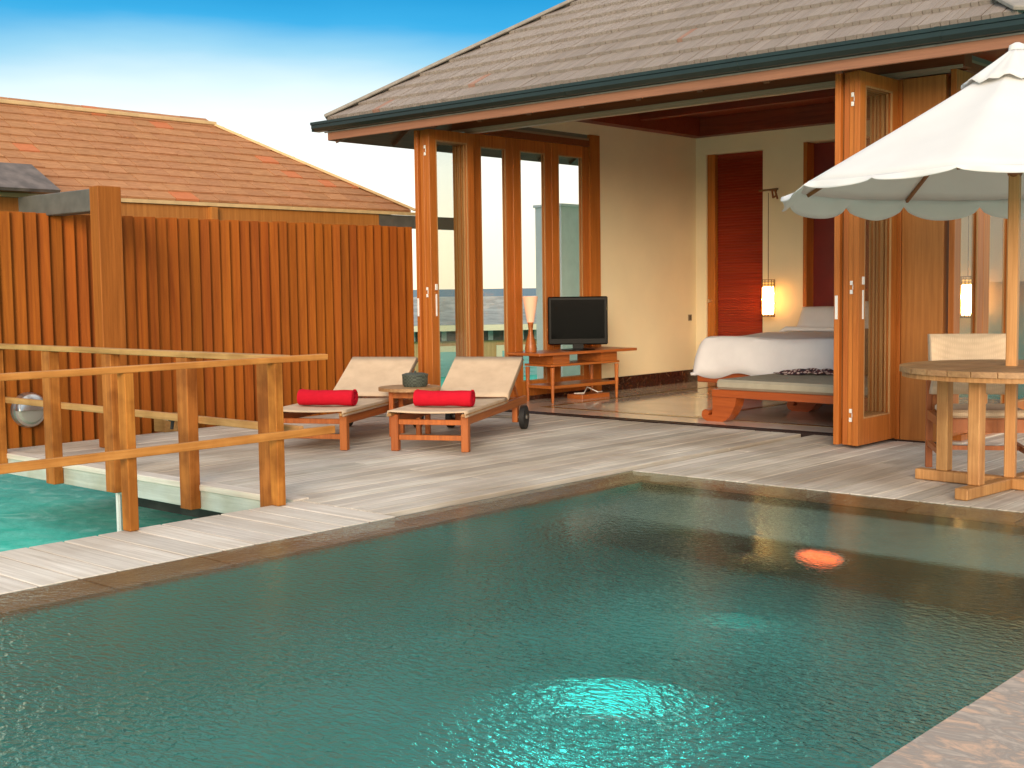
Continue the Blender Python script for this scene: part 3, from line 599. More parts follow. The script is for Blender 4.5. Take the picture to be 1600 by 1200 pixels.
# roof
FX0, FX1, FY, FZ, FS = -10.12, -3.03, 8.48, 2.965, 0.645
fc = 1 / math.sqrt(1 + FS * FS)
halfw = (FX1 - FX0) / 2; DEPTH = 6.4
top = [(FX0 + halfw, FY + halfw, FZ + halfw * FS), (FX0 + halfw, FY + halfw + 0.3, FZ + halfw * FS)]
BYK = FY + halfw * 2 + 0.3
b = MB(); V = [b.bm.verts.new(p) for p in ((FX0, FY, FZ), (FX1, FY, FZ), (FX1, BYK, FZ), (FX0, BYK, FZ), top[0], top[1])]
for f in ((0, 1, 4), (1, 2, 5, 4), (2, 3, 5), (3, 0, 4, 5)): b.bm.faces.new([V[i] for i in f])
roof = b.build('roof', M['underlay'], villa); solid(roof, 0.03); roof.modifiers[0].offset = -1
def reg(v):
    if v is None: return 3.35
    t = v * fc; return (FX0 + t, FX1 - t)
shingles(roof, (0, FY, FZ), (1, 0, 0), (0, fc, FS * fc), (0, -FS * fc, fc), reg, 0.262, 0.075, M['roof'], 300, inframe, th=0.046)
def regs(v):
    if v is None: return 3.35
    t = v * fc; return (FY + t + 0.11, BYK - t - 0.11)
shingles(roof, (FX1, 0, FZ), (0, 1, 0), (-fc, 0, FS * fc), (FS * fc, 0, fc), regs, 0.262, 0.2, M['roofx'], 0, th=0.012)
shingles(roof, (FX0, 0, FZ), (0, 1, 0), (fc, 0, FS * fc), (-FS * fc, 0, fc), regs, 0.262, 0.2, M['roofx'], 0, th=0.012)
for sx, x0 in ((1, FX0), (-1, FX1)):
    MB().bar((x0, FY, FZ + 0.055), (x0 + sx * halfw, FY + halfw, FZ + halfw * FS + 0.055), 0.22, 0.035, bev=0.008).build('hip_cap', M['cap'], roof)
# soffit under the overhang, rafters, fascia, gutter
so_ = MB()
def sof(y): return FZ - 0.15 + (y - FY) * FS
b = MB(); V = [b.bm.verts.new(p) for p in ((FX0 + .02, FY + .02, FZ - .17), (FX1 - .02, FY + .02, FZ - .17), (FX1 - 1.0, FY + 1.0, FZ - .17 + .98 * FS), (FX0 + 1.0, FY + 1.0, FZ - .17 + .98 * FS), (FX1 - .02, BYK, FZ - .17), (FX1 - 1.0, BYK, FZ - .17 + .98 * FS), (FX0 + .02, BYK, FZ - .17), (FX0 + 1.0, BYK, FZ - .17 + .98 * FS))]
for f in ((0, 1, 2, 3), (1, 4, 5, 2), (0, 3, 7, 6)): b.bm.faces.new([V[i] for i in f])
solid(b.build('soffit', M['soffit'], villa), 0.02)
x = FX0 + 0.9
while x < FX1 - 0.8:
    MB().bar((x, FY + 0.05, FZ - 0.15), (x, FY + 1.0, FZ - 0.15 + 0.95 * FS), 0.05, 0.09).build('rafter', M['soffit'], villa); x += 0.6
y = FY + 0.9
while y < BYK - 1:
    for x0, sx in ((FX0, 1), (FX1, -1)):
        MB().bar((x0 + sx * 0.05, y, FZ - 0.15), (x0 + sx * 1.0, y, FZ - 0.15 + 0.95 * FS), 0.05, 0.09).build('rafter', M['soffit'], villa)
    y += 0.6
for sx, x0 in ((1, FX0), (-1, FX1)):
    MB().bar((x0 + sx * 0.06, FY + 0.06, FZ - 0.16), (x0 + sx * 1.0, FY + 1.0, FZ - 0.16 + 0.94 * FS), 0.07, 0.10).build('rafter', M['soffit'], villa)
MB().bx(FX0 + 0.03, FX1 - 0.03, FY, FY + 0.03, FZ - 0.18, FZ - 0.075, bev=0.003).build('fascia', M['fascia'], villa)
MB().bx(FX0, FX0 + 0.03, FY + 0.032, BYK, FZ - 0.18, FZ - 0.02, bev=0.003).build('fascia', M['fascia'], villa)
MB().bx(FX1 - 0.03, FX1, FY + 0.032, BYK, FZ - 0.18, FZ - 0.02, bev=0.003).build('fascia', M['fascia'], villa)
gp = [(0.0, 0.0), (-0.075, 0.0), (-0.105, 0.03), (-0.105, 0.062), (-0.118, 0.066), (-0.118, 0.092), (-0.10, 0.092), (-0.092, 0.045), (-0.07, 0.012), (-0.006, 0.012), (-0.006, 0.092), (0.0, 0.092)]
g = MB().prism([(FY - 0.002 + a, FZ - 0.09 + z) for a, z in gp], 0, FX0 - 0.10, FX1 + 0.10)
g.bx(FX0 - 0.101, FX0 - 0.095, FY - 0.10, FY, FZ - 0.09, FZ - 0.002)
gut = g.build('gutter', M['gutter'], villa)
for x in (-8.6, -6.9, -5.2, -3.62):
    MB().prism([(FY - 0.002 + a * 1.03, FZ - 0.092 + z * 1.04) for a, z in gp[:6]] + [(FY - 0.03, FZ)], 0, x, x + 0.035).build('gutter_clip', M['gutter'], gut)
MB().bx(FX0 - 0.005, FX1 + 0.005, FY - 0.012, FY - 0.003, FZ - 0.105, FZ - 0.093).build('drip_edge', M['cap'], villa)

# walls, ceiling, floor
HZ = 2.87
MB().bx(WL - 0.15, WR + 0.12, DT + 0.02, DT + 0.16, HZ, 3.42).build('header_beam', M['header'], villa)
MB().bx(WL - 0.14, WR + 0.11, DT + 0.006, DT + 0.018, HZ - 0.012, HZ + 0.012).bx(WL, WR, DT + 0.05, DT + 0.12, HZ - 0.03, HZ - 0.002).build('door_track', M['track'], villa)
wl = MB()
wl.bx(WL - 0.15, WL, 11.72, YB + 0.3, -0.1, 3.13)                       # left cream wall
wl.bx(WL - 0.15, WL, DT + 0.17, 11.719, 3.0, 3.13)
lx0, lx1, ntop = -8.94, -8.12, 2.91
nx0, nx1 = -7.56, -5.66
wl.bx(WL, lx0, YB, YB + 0.3, -0.1, 3.13); wl.bx(lx0, lx1, YB, YB + 0.3, ntop, 3.13); wl.bx(lx1, nx0, YB, YB + 0.3, -0.1, 3.13)
wl.bx(nx0, nx1, YB, YB + 0.3, 2.95, 3.13); wl.bx(nx1, WR, YB, YB + 0.3, -0.1, 3.13)
wl.bx(WR, WR + 0.12, 11.72, YB + 0.3, -0.1, 3.13)
wl.build('wall', M['cream'], villa)
MB().bx(nx0 + 0.05, nx1 - 0.05, YB + 0.16, YB + 0.3, 0, 2.94).build('headboard_panel', M['niche'], villa)
MB().bx(nx0 + 0.001, nx0 + 0.05, YB - 0.01, YB + 0.29, 0, 2.948).build('niche_trim', M['frame'], villa); MB().bx(nx1 - 0.05, nx1 - 0.001, YB - 0.01, YB + 0.29, 0, 2.948).build('niche_trim', M['frame'], villa)
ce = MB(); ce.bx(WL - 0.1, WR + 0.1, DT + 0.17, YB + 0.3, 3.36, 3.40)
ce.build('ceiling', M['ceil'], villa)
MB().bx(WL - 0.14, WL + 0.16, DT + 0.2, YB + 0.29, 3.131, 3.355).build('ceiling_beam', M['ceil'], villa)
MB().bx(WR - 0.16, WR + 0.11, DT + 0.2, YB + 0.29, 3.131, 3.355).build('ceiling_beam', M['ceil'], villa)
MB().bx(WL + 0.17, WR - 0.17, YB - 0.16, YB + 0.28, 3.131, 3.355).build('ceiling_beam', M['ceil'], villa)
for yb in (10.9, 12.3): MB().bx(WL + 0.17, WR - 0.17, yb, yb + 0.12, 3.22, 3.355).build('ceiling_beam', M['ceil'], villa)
fl = MB().bx(WL - 0.15, WR + 0.12, DT + 0.09, YB + 0.3, -0.16, 0.012).build('floor', M['floor'], villa)
for a in ((WL + 0.62, WL + 0.70, DT + 0.55, YB - 0.3), (-6.62, -6.54, DT + 0.55, YB - 0.3)):
    MB().bx(*a, 0.0115, 0.0155).build('inlay_strip', M['inlay'], fl)
MB().bx(WL + 0.62, WR - 0.6, DT + 0.45, DT + 0.53, 0.0115, 0.0155).build('inlay_strip', M['inlay'], fl)
th = MB(); th.bx(WL - 0.1, WR, DT + 0.002, DT + 0.03, -0.06, 0.010); th.bx(WL - 0.1, WR, DT + 0.045, DT + 0.055, -0.06, 0.014); th.bx(WL - 0.1, WR, DT + 0.07, DT + 0.088, -0.06, 0.014)
th.build('threshold_track', M['metal_dark'], villa)
MB().bx(WL + 0.001, WL + 0.02, 11.72, YB, 0.0125, 0.17).bx(lx1, nx0, YB - 0.02, YB - 0.001, 0.0125, 0.17).build('skirting', M['skirting'], villa)
MB().bx(WL - 0.02, WL + 0.018, DT + 0.3, 11.60, 0.0125, 0.06).build('skirting', M['skirting'], villa)
# louvred door
ld = MB().bx(lx0, lx0 + 0.11, YB + 0.02, YB + 0.12, 0, ntop - 0.002, bev=0.004).build('louvre_door', M['frame'], villa)
MB().cyl((lx0 + 0.045, YB - 0.005, 1.05), 0.022, 0.05, axis=1).build('knob', M['brass'], ld, True)
MB().bx(lx0 + 0.112, lx1 - 0.002, YB + 0.10, YB + 0.14, 0.0, ntop - 0.002).build('leaf', M['redwood'], ld)
s = MB(); z = 0.06
while z < ntop - 0.05:
    s.box(((lx0 + lx1) / 2 + 0.055, YB + 0.085, z), (lx1 - lx0 - 0.13, 0.008, 0.036), Matrix.Rotation(R(-28), 4, 'X')); z += 0.034
tag(s.build('louvre_slats', M['redwood'], ld), kind='stuff')
# wall switch
sw = MB().bx(WL, WL + 0.008, 13.56, 13.64, 0.80, 0.88, bev=0.003).build('switch_plate', plain('switch_brown', (0.30, 0.22, 0.13), 0.4), villa)
MB().bx(WL + 0.0085, WL + 0.014, 13.575, 13.597, 0.81, 0.87).bx(WL + 0.0085, WL + 0.014, 13.603, 13.625, 0.81, 0.87).build('rocker', plain('switch_dark', (0.10, 0.06, 0.03), 0.4), sw)

def glazed_leaf(x, y0, y1, z0, z1, st, top, bot, th=0.045, name='window'):
    """a glazed timber leaf in the plane x"""
    f = MB(); f.bx(x - th / 2, x + th / 2, y0, y0 + st, z0, z1, bev=0.003); f.bx(x - th / 2, x + th / 2, y1 - st, y1, z0, z1, bev=0.003)
    f.bx(x - th / 2 + 0.002, x + th / 2 - 0.002, y0 + st, y1 - st, z1 - top, z1 - 0.001); f.bx(x - th / 2 + 0.002, x + th / 2 - 0.002, y0 + st, y1 - st, z0 + 0.001, z0 + bot)
    o = f.build(name, M['frame'], villa)
    MB().bx(x - 0.004, x + 0.004, y0 + st, y1 - st, z0 + bot, z1 - top).build('pane', M['glass'], o)
    bd = MB()
    for sx in (-1, 1):
        xx = x + sx * (th / 2 - 0.006)
        for (a0, a1, c0, c1) in ((y0 + st, y0 + st + 0.012, z0 + bot, z1 - top), (y1 - st - 0.012, y1 - st, z0 + bot, z1 - top), (y0 + st + 0.012, y1 - st - 0.012, z1 - top - 0.012, z1 - top), (y0 + st + 0.012, y1 - st - 0.012, z0 + bot, z0 + bot + 0.012)):
            bd.bx(xx - 0.006, xx + 0.006, a0, a1, c0, c1)
    bd.build('glazing_bead', M['bead'], o)
    return o
# left and right window walls
for X in (WL - 0.03, WR + 0.03):
    for (a, b_) in (((9.60, 10.225), (10.228, 10.873), (10.876, 11.535)) if X < -5 else ((9.46, 10.035), (10.038, 10.69), (10.693, 11.535))):
        glazed_leaf(X, a, b_, 0.06, 2.86, 0.115, 0.125, 0.16)
    MB().bx(X - 0.05, X + 0.05, 11.538, 11.718, 0.013, 3.0).build('jamb', M['frame'], villa)
    MB().bx(X - 0.045, X + 0.045, 9.60, 11.537, 2.862, 2.93).build('window_head', M['header'], villa)
    MB().bx(X - 0.03, X + 0.035, 9.60, 11.537, 2.931, 2.955).build('window_track', M['track'], villa)
    MB().bx(X - 0.01, X + 0.01, 9.60, 11.537, 2.956, 3.0).build('transom', plain('transom_grey', (0.2, 0.18, 0.14), 0.4), villa)
    MB().bx(X - 0.05, X + 0.04, 9.60, 11.53, 0.013, 0.058).build('window_sill', M['frame'], villa)
# posts
MB().bx(-4.34, -4.00, DT + 0.03, DT + 0.17, 0.0, HZ - 0.04, bev=0.006).build('corner_post', M['post'], villa)
MB().bx(-4.385, -4.345, DT + 0.035, DT + 0.12, 0.0, HZ - 0.04, bev=0.004).build('door_jamb', M['frame'], villa)
MB().bx(WL - 0.16, WL + 0.02, DT + 0.03, DT + 0.165, 0.0, HZ - 0.04, bev=0.006).build('corner_post', M['post'], villa)
# folded door stacks
def hinge(o, x, y, z):
    MB().bx(x - 0.035, x - 0.012, y - 0.012, y - 0.001, z + 0.018, z + 0.05, bev=0.002).bx(x - 0.012, x + 0.016, y - 0.016, y - 0.001, z - 0.016, z + 0.018, bev=0.002).bx(x - 0.035, x - 0.012, y - 0.012, y - 0.001, z - 0.05, z - 0.018, bev=0.002).build('hinge', M['whitemetal'], o, False)
for xs, yn, yf, facing in (((-4.548, -4.487, -4.439, -4.391), 8.785, 9.43, 1), ((-9.13, -9.075, -9.02, -8.965), 8.80, 9.44, 1)):
    for i, x in enumerate(xs):
        dy = (0.0, 0.03, 0.02, 0.0)[i]
        p = glazed_leaf(x, yn + dy, yf, 0.02, HZ - 0.045, 0.095 if i == 3 else 0.05, 0.10, 0.20, th=0.046, name='folding_door')
        if i == 2:
            for z in (0.25, 1.22, 2.62): hinge(p, x + 0.03, yn + dy, z)
        if i == 3:
            MB().bx(x + 0.0232, x + 0.031, yn + 0.055, yn + 0.075, 0.98, 1.20, bev=0.002).bx(x + 0.0232, x + 0.033, yn + 0.05, yn + 0.08, 1.24, 1.30, bev=0.002).build('bolt_handle', M['whitemetal'], p)
        if i == 0:
            MB().bx(x - 0.012, x + 0.012, yn - 0.006, yn - 0.0005, 0.98, 1.16, bev=0.002).build('lock_plate', M['whitemetal'], p)

# ------------------------------------------------------------------ bedroom furniture
# bed
bed = thing('bed', (-6.62, 12.5, 0.012), 'wide bed with white duvet in front of the dark red headboard', 'bed')
MB().bx(-0.93, 0.93, -1.08, 1.18, 0.20, 0.34, bev=0.01).build('bed_frame', M['bench'], bed)
for sx in (-1, 1):
    for sy in (-0.9, 0.9): MB().bx(sx * 0.7 - 0.06, sx * 0.7 + 0.06, sy - 0.06, sy + 0.06, 0.0, 0.199, bev=0.008).build('leg', M['bench'], bed)
MB().bx(-0.90, 0.90, -1.04, 1.18, 0.341, 0.58, bev=0.05).build('mattress', M['duvet'], bed)
def duv(u, v):
    x = -1.12 + 2.24 * u; y = -1.22 + 1.95 * v
    ex = max(0, abs(x) - 0.84); ey = max(0, -1.0 - y)
    z = 0.70 - 0.05 * math.cos(1) + 0.015 * math.sin(5 * x + 2 * y) * math.sin(4 * y)
    drop = min(1.0, math.hypot(ex / 0.28, ey / 0.22)) ** 1.6
    wob = 0.02 * math.sin(9 * (x + y)) * drop
    z -= drop * 0.40 + wob * 1.5
    xx = x - (ex * 0.5 if x > 0 else -ex * 0.5) * drop + wob * 0.6; yy = y + ey * 0.55 * drop + wob
    return (xx, yy, z)
dv = MB().grid(duv, 60, 50).build('duvet', M['duvet'], bed, True); solid(dv, 0.03)
def fold(u, v):
    x = -1.05 + 2.1 * u; a = v * math.pi
    ex = max(0, abs(x) - 0.84)
    return (x * 0.985, 0.60 + 0.07 * math.cos(a) + 0.1 * v, 0.695 + 0.045 * math.sin(a) - 1.3 * ex ** 1.3)
solid(MB().grid(fold, 40, 10).build('sheet_fold', M['duvet'], bed, True), 0.012)
def pillow(loc, sx, sy, sz, rx, rz, mat, label, group=None, cat='pillow'):
    pb = MB()
    for sg in (1, -1):
        def f(u, v):
            x, y = 2 * u - 1, 2 * v - 1
            h = (max(0, 1 - abs(x) ** 3.2) * max(0, 1 - abs(y) ** 3.2)) ** 0.5
            pin = 1 - 0.07 * (1 - x * x) * abs(y) ** 3; pin2 = 1 - 0.09 * (1 - y * y) * abs(x) ** 3
            return (sx * x * pin2, sy * y * pin, sg * sz * h * (1 + 0.06 * math.sin(5 * x + 3 * y + loc[0] * 9)))
        pb.grid(f, 24, 18)
    bmesh.ops.remove_doubles(pb.bm, verts=pb.bm.verts, dist=0.0005)
    o = pb.build('pillow', mat, None, True); o.location = loc; o.rotation_euler = (rx, 0, rz)
    return tag(o, label, cat, group)
pillow((-7.12, 13.42, 0.80), 0.34, 0.22, 0.10, R(55), 0.0, M['duvet'], 'white pillow at the left end of the bed head', 'white pillows on the bed')
pillow((-6.66, 13.50, 0.84), 0.34, 0.24, 0.10, R(62), 0.05, M['duvet'], 'white pillow propped in the middle of the bed head', 'white pillows on the bed')
pillow((-6.08, 13.42, 0.82), 0.34, 0.22, 0.10, R(55), -0.04, M['duvet'], 'white pillow at the right end of the bed head', 'white pillows on the bed')
# daybed at the foot
dbx = thing('daybed', (-6.27, 9.72, 0.012), 'low wooden daybed with greige cushion and scrolled feet at the threshold', 'daybed', R(-3))
DW, DD = 1.62, 1.45
fr = MB().bx(0, DW, 0, DD, 0.225, 0.295, bev=0.006).build('frame', M['bench'], dbx)
def scroll_leg(x, y, flip):
    pts = []
    for (a, z) in ((0.0, 0.224), (0.26, 0.224), (0.245, 0.15), (0.20, 0.07), (0.15, 0.018), (0.11, 0.0), (-0.06, 0.0), (-0.105, 0.018), (-0.122, 0.05), (-0.115, 0.085), (-0.085, 0.105), (-0.05, 0.098), (-0.036, 0.075), (-0.05, 0.058), (-0.03, 0.05), (-0.005, 0.06), (0.0, 0.10)):
        pts.append((x + (a if not flip else -a), z))
    if flip: pts = pts[::-1]
    return MB().prism(pts, 1, y, y + 0.13).build('leg', M['bench'], dbx)
scroll_leg(0.0, 0.015, False); scroll_leg(DW, 0.015, True); scroll_leg(0.12, DD - 0.2, False); scroll_leg(DW - 0.1, DD - 0.2, True)
MB().bx(0.03, DW - 0.02, 0.02, DD - 0.02, 0.296, 0.385, bev=0.022).build('cushion', M['cushion'], dbx, True)
def scf(u, v):
    x = -0.36 + 0.72 * u; y = -0.12 + 0.24 * v
    e = max(0, 1 - (x / 0.36) ** 2 - (y / 0.13) ** 2)
    return (x * (0.75 + 0.3 * v), y + 0.02 * math.sin(18 * u), 0.004 + 0.045 * math.sqrt(e) * (0.7 + 0.4 * math.sin(31 * u + 9 * v)) )
sf = MB().grid(scf, 48, 16).build('scarf', M['scarf'], None, True); sf.location = (-5.78, 10.72, 0.402); sf.rotation_euler = (0, 0, R(28)); tag(sf, 'crumpled dark patterned scarf lying on the daybed cushion', 'scarf'); solid(sf, 0.006)
pillow((-5.32, 10.85, 0.62), 0.26, 0.24, 0.10, R(70), R(40), M['olive'], 'round olive cushion at the right end of the daybed', None, 'cushion')
pillow((-5.42, 11.05, 0.58), 0.24, 0.20, 0.07, R(70), R(60), M['orange_cloth'], 'orange cushion behind the olive one on the daybed', None, 'cushion')
# lanterns on cords
def lantern(x, label):
    t = thing('pendant_lantern', (x, 13.56, 0.86), label, 'lantern', group='bedside pendant lanterns')
    MB().lathe(((0.066, 0.02), (0.066, 0.42)), seg=20, caps=False).build('shade', M['lantern'], t, True)
    pd = bpy.data.lights.new('lantern_bulb', 'POINT'); pd.energy = 520; pd.color = (1.0, 0.66, 0.32); pd.shadow_soft_size = 0.03
    po = bpy.data.objects.new('lantern_bulb', pd); col.objects.link(po); po.parent = t; po.location = (0, 0, 0.22)
    c = MB()
    for k in range(12): a = 2 * math.pi * k / 12; c.bx(0.078 * math.cos(a) - 0.003, 0.078 * math.cos(a) + 0.003, 0.078 * math.sin(a) - 0.003, 0.078 * math.sin(a) + 0.003, 0.0, 0.45)
    for z in (0.0, 0.03, 0.36, 0.39, 0.42, 0.45): c.lathe(((0.074, z - 0.003), (0.083, z - 0.003), (0.083, z + 0.003), (0.074, z + 0.003)), seg=20)
    c.build('cage', M['cage'], t)
    MB().rod((0, 0, 0.45), (0.0, 0, 1.50), 0.004, 6).build('cord', M['cage'], t)
    MB().rod((-0.13, 0.0, 1.53), (0.13, 0.0, 1.54), 0.012).rod((0, 0, 1.535), (0, 0.19, 1.535), 0.012).build('bracket', M['cage'], t)
    MB().tube([(0.05, 0, 1.53), (0.07, -0.01, 1.44), (0.11, 0, 1.46), (0.09, 0, 1.53), (0.12, 0.01, 1.42)], 0.012).build('cord_knot', M['hub'], t)
lantern(-7.93, 'glowing amber lantern hanging beside the louvred door')
lantern(-5.46, 'glowing amber lantern on the far right of the headboard')
# TV console
con = thing('tv_console', (-8.76, 10.78, 0.012), 'slatted timber television console by the window wall', 'console', R(-6))
MB().bx(-0.30, 0.24, -0.72, 0.80, 0.515, 0.545, bev=0.004).build('top', M['console'], con)
for y0_ in (-0.45, 0.30): MB().bx(-0.22, 0.16, y0_, y0_ + 0.25, 0.415, 0.514).build('drawer_block', M['console'], con)
MB().bx(-0.24, 0.19, -0.50, 0.56, 0.39, 0.414, bev=0.003).build('shelf', M['console'], con)
MB().bx(-0.22, 0.17, -0.48, 0.54, 0.15, 0.185, bev=0.003).build('shelf', M['console'], con)
for x in (-0.22, 0.17):
    for y in (-0.47, 0.53): MB().cyl((x, y, 0.19), 0.014, 0.38, seg=10, r2=0.026).build('leg', M['console'], con, True)
tv = thing('television', (-8.74, 10.86, 0.557), 'black flat screen television standing on the console', 'television', R(37))
MB().box((0, 0, 0.325), (0.66, 0.07, 0.53), bev=0.012).build('body', M['black'], tv)
MB().box((0, -0.0365, 0.34), (0.59, 0.004, 0.43)).build('screen', M['screen'], tv)
MB().bx(-0.06, 0.06, -0.03, 0.03, 0.015, 0.07).build('neck', M['black'], tv)
MB().lathe(((0.19, 0.0), (0.19, 0.008), (0.08, 0.018)), seg=24).build('base', M['black'], tv, True)
tl = thing('table_lamp', (-8.93, 10.28, 0.557), 'table lamp with tapered pink shade and turned wooden foot', 'lamp')
MB().lathe(((0.062, 0.0), (0.066, 0.04), (0.05, 0.12), (0.026, 0.20), (0.024, 0.25), (0.033, 0.32)), seg=18).build('foot', M['console'], tl, True)
MB().lathe(((0.038, 0.321), (0.085, 0.60), (0.082, 0.60), (0.035, 0.322)), seg=20, caps=False).build('shade', M['lampshade'], tl, True)
bd_ = bpy.data.lights.new('lamp_bulb', 'POINT'); bd_.energy = 0.5; bd_.color = (1.0, 0.72, 0.5); bd_.shadow_soft_size = 0.02
bo_ = bpy.data.objects.new('lamp_bulb', bd_); col.objects.link(bo_); bo_.parent = tl; bo_.location = (0, 0, 0.47)
pl_ = thing('player_box', (-8.75, 11.05, 0.012), 'flat box with a white cable on the floor under the console', 'box', R(-6))
MB().bx(-0.12, 0.12, -0.22, 0.22, 0.0, 0.05, bev=0.004).build('case', M['console'], pl_)
MB().tube([(-0.05, -0.18, 0.056), (0.03, -0.1, 0.06), (-0.02, 0.0, 0.12), (0.05, 0.1, 0.06), (0.02, 0.2, 0.058)], 0.006, 6).build('cable', M['whitemetal'], pl_)

# ------------------------------------------------------------------ loungers
def make_lounger(loc, rz, label):
    t = thing('sun_lounger', loc, label, 'sun lounger', rz, 'teak sun loungers on the deck')
    hw = 0.285
    for sx in (-1, 1): MB().bx(sx * hw - 0.03, sx * hw + 0.03, -0.03, 0.03, 0.0, 0.285, bev=0.004).build('leg', M['teak'], t)
    for sx in (-1, 1): MB().bx(sx * (hw - 0.02) - 0.025, sx * (hw - 0.02) + 0.025, 1.56, 1.62, 0.06, 0.24, bev=0.004).build('leg', M['teak'], t)
    for sx in (-1, 1): MB().bx(sx * hw - 0.018, sx * hw + 0.018, 0.031, 1.86, 0.205, 0.275, bev=0.004).build('side_rail', M['teaky'], t)
    MB().bx(-hw + 0.031, hw - 0.031, -0.015, 0.015, 0.085, 0.125, bev=0.003).build('stretcher', M['teak'], t)
    MB().bx(-hw + 0.031, hw - 0.031, -0.015, 0.015, 0.205, 0.245, bev=0.003).build('stretcher', M['teak'], t)
    MB().bx(-hw + 0.019, hw - 0.019, 1.0, 1.04, 0.21, 0.26, bev=0.003).bx(-hw + 0.019, hw - 0.019, 1.80, 1.84, 0.21, 0.26, bev=0.003).build('cross_bar', M['teak'], t)
    MB().rod((-hw - 0.06, 1.60, 0.105), (hw + 0.06, 1.60, 0.105), 0.012).build('axle', M['steel'], t, True)
    for sx in (-1, 1):
        wh = MB().lathe(((0.075, -0.02), (0.105, -0.022), (0.105, 0.022), (0.075, 0.02)), seg=28).build('wheel', M['rubber'], t, True)
        wh.location = (sx * (hw + 0.055), 1.60, 0.105); wh.rotation_euler = (0, R(90), 0)
        MB().cyl((0, 0, 0), 0.082, 0.030, seg=24).cyl((0, 0, 0), 0.018, 0.06, seg=12).build('hub', M['wheelgrey'], wh, True)
    def seat(u, v):
        x = -0.33 + 0.66 * u; sag = 0.012 * (1 - (2 * u - 1) ** 2)
        wrap = max(0, abs(2 * u - 1) - 0.94) / 0.06
        return (x * (1 - 0.04 * wrap), -0.10 + 1.22 * v, 0.318 - sag - 0.045 * wrap)
    solid(MB().grid(seat, 32, 12).build('seat_sling', M['sling'], t, True), 0.008)
    for sx in (-1, 1): MB().bx(sx * 0.30 - 0.018, sx * 0.30 + 0.018, -0.10, 1.12, 0.277, 0.300, bev=0.004).build('sling_rail', M['table'], t)
    by, bz, byt, bzt = 1.13, 0.325, 1.68, 0.635
    def back(u, v):
        x = -0.33 + 0.66 * u; sag = 0.014 * (1 - (2 * u - 1) ** 2) * math.sin(math.pi * v)
        wrap = max(0, abs(2 * u - 1) - 0.94) / 0.06
        return (x * (1 - 0.04 * wrap), by + (byt - by) * v + sag + 0.03 * wrap * 0.6, bz + (bzt - bz) * v - sag - 0.03 * wrap)
    solid(MB().grid(back, 32, 8).build('back_sling', M['sling'], t, True), 0.008)
    for sx in (-1, 1): MB().bar((sx * 0.30, by + 0.02, bz - 0.03), (sx * 0.30, byt + 0.02, bzt - 0.025), 0.03, 0.035, bev=0.004).build('back_rail', M['table'], t)
    MB().bar((-0.29, byt + 0.02, bzt - 0.03), (0.29, byt + 0.02, bzt - 0.03), 0.03, 0.03).build('back_bar', M['teak'], t)
    for sx in (-1, 1): MB().bar((sx * 0.25, 1.50, bz + 0.15), (sx * 0.25, 1.74, 0.25), 0.02, 0.03).build('back_prop', M['teak'], t)
    return t
LX, LY, LA = -6.925, 6.775, R(27)
make_lounger((LX, LY, 0.0), LA, 'beige sling teak lounger with rolled red towel, nearer the bedroom')
make_lounger((LX - 0.858, LY - 0.479, 0.0), LA, 'beige sling teak lounger with rolled red towel, nearer the fence')
def towel(loc, rz, label):
    def f(u, v):
        a = 2 * math.pi * u; r = 0.066 * (1 + 0.04 * math.sin(3 * a + 2) + 0.02 * math.sin(9 * v + a))
        sg = 1 - 0.06 * math.sin(math.pi * v) + 0.02 * math.sin(17 * v)
        return (-0.235 + 0.47 * v, r * 1.2 * math.cos(a) * sg, r * 0.97 * math.sin(a) * sg - 0.002)
    b = MB().grid(f, 28, 16)
    o = b.build('towel', M['towel'], None, True); o.location = loc; o.rotation_euler = (0, 0, rz)
    # rolled ends: a spiral of cloth
    for sx in (-1, 1):
        e_ = MB()
        def sp(u, v):
            a = 2 * math.pi * 3.2 * u; r = 0.012 + 0.052 * u
            return (sx * (0.238 - 0.02 * v), r * math.cos(a) * 1.1, r * math.sin(a))
        e_.grid(sp, 60, 1); oo = e_.build('rolled_end', M['towel'], o, True); solid(oo, 0.012)
    return tag(o, label, 'towel', 'rolled red towels on the loungers')
cy_, sy_ = math.cos(LA), math.sin(LA)
def loc_l(lx, ly, lz, k=0): return (LX - 0.858 * k + lx * cy_ - ly * sy_, LY - 0.479 * k + lx * sy_ + ly * cy_, lz)
towel(loc_l(0.02, 0.30, 0.386), LA, 'rolled red towel on the lounger nearer the bedroom')
towel(loc_l(0.02, 0.30, 0.386, 1), LA, 'rolled red towel on the lounger nearer the fence')
# side table
st = thing('side_table', (-7.83, 7.42, 0.0), 'small round teak side table between the two loungers', 'side table', R(27))
MB().cyl((0, 0, 0.405), 0.265, 0.028, seg=36).build('top', M['tabley'], st)
for a in (45, 135, 225, 315):
    c_, s_ = 0.17 * math.cos(R(a)), 0.17 * math.sin(R(a)); MB().bx(c_ - 0.02, c_ + 0.02, s_ - 0.02, s_ + 0.02, 0, 0.39, bev=0.003).build('leg', M['teak'], st)
MB().bx(-0.14, 0.14, 0.105, 0.135, 0.33, 0.385).bx(-0.14, 0.14, -0.135, -0.105, 0.33, 0.385).build('apron', M['teak'], st)
bk = thing('basket', (-7.80, 7.46, 0.42), 'dark woven lidded basket on the small side table', 'basket', R(20))
MB().lathe(((0.095, 0.0), (0.108, 0.02), (0.110, 0.085), (0.100, 0.09)), seg=28).build('body', M['basket'], bk, True)
MB().lathe(((0.112, 0.088), (0.113, 0.105), (0.08, 0.115), (0.02, 0.118)), seg=28).cyl((0, 0, 0.125), 0.012, 0.02).build('lid', M['basket'], bk, True)

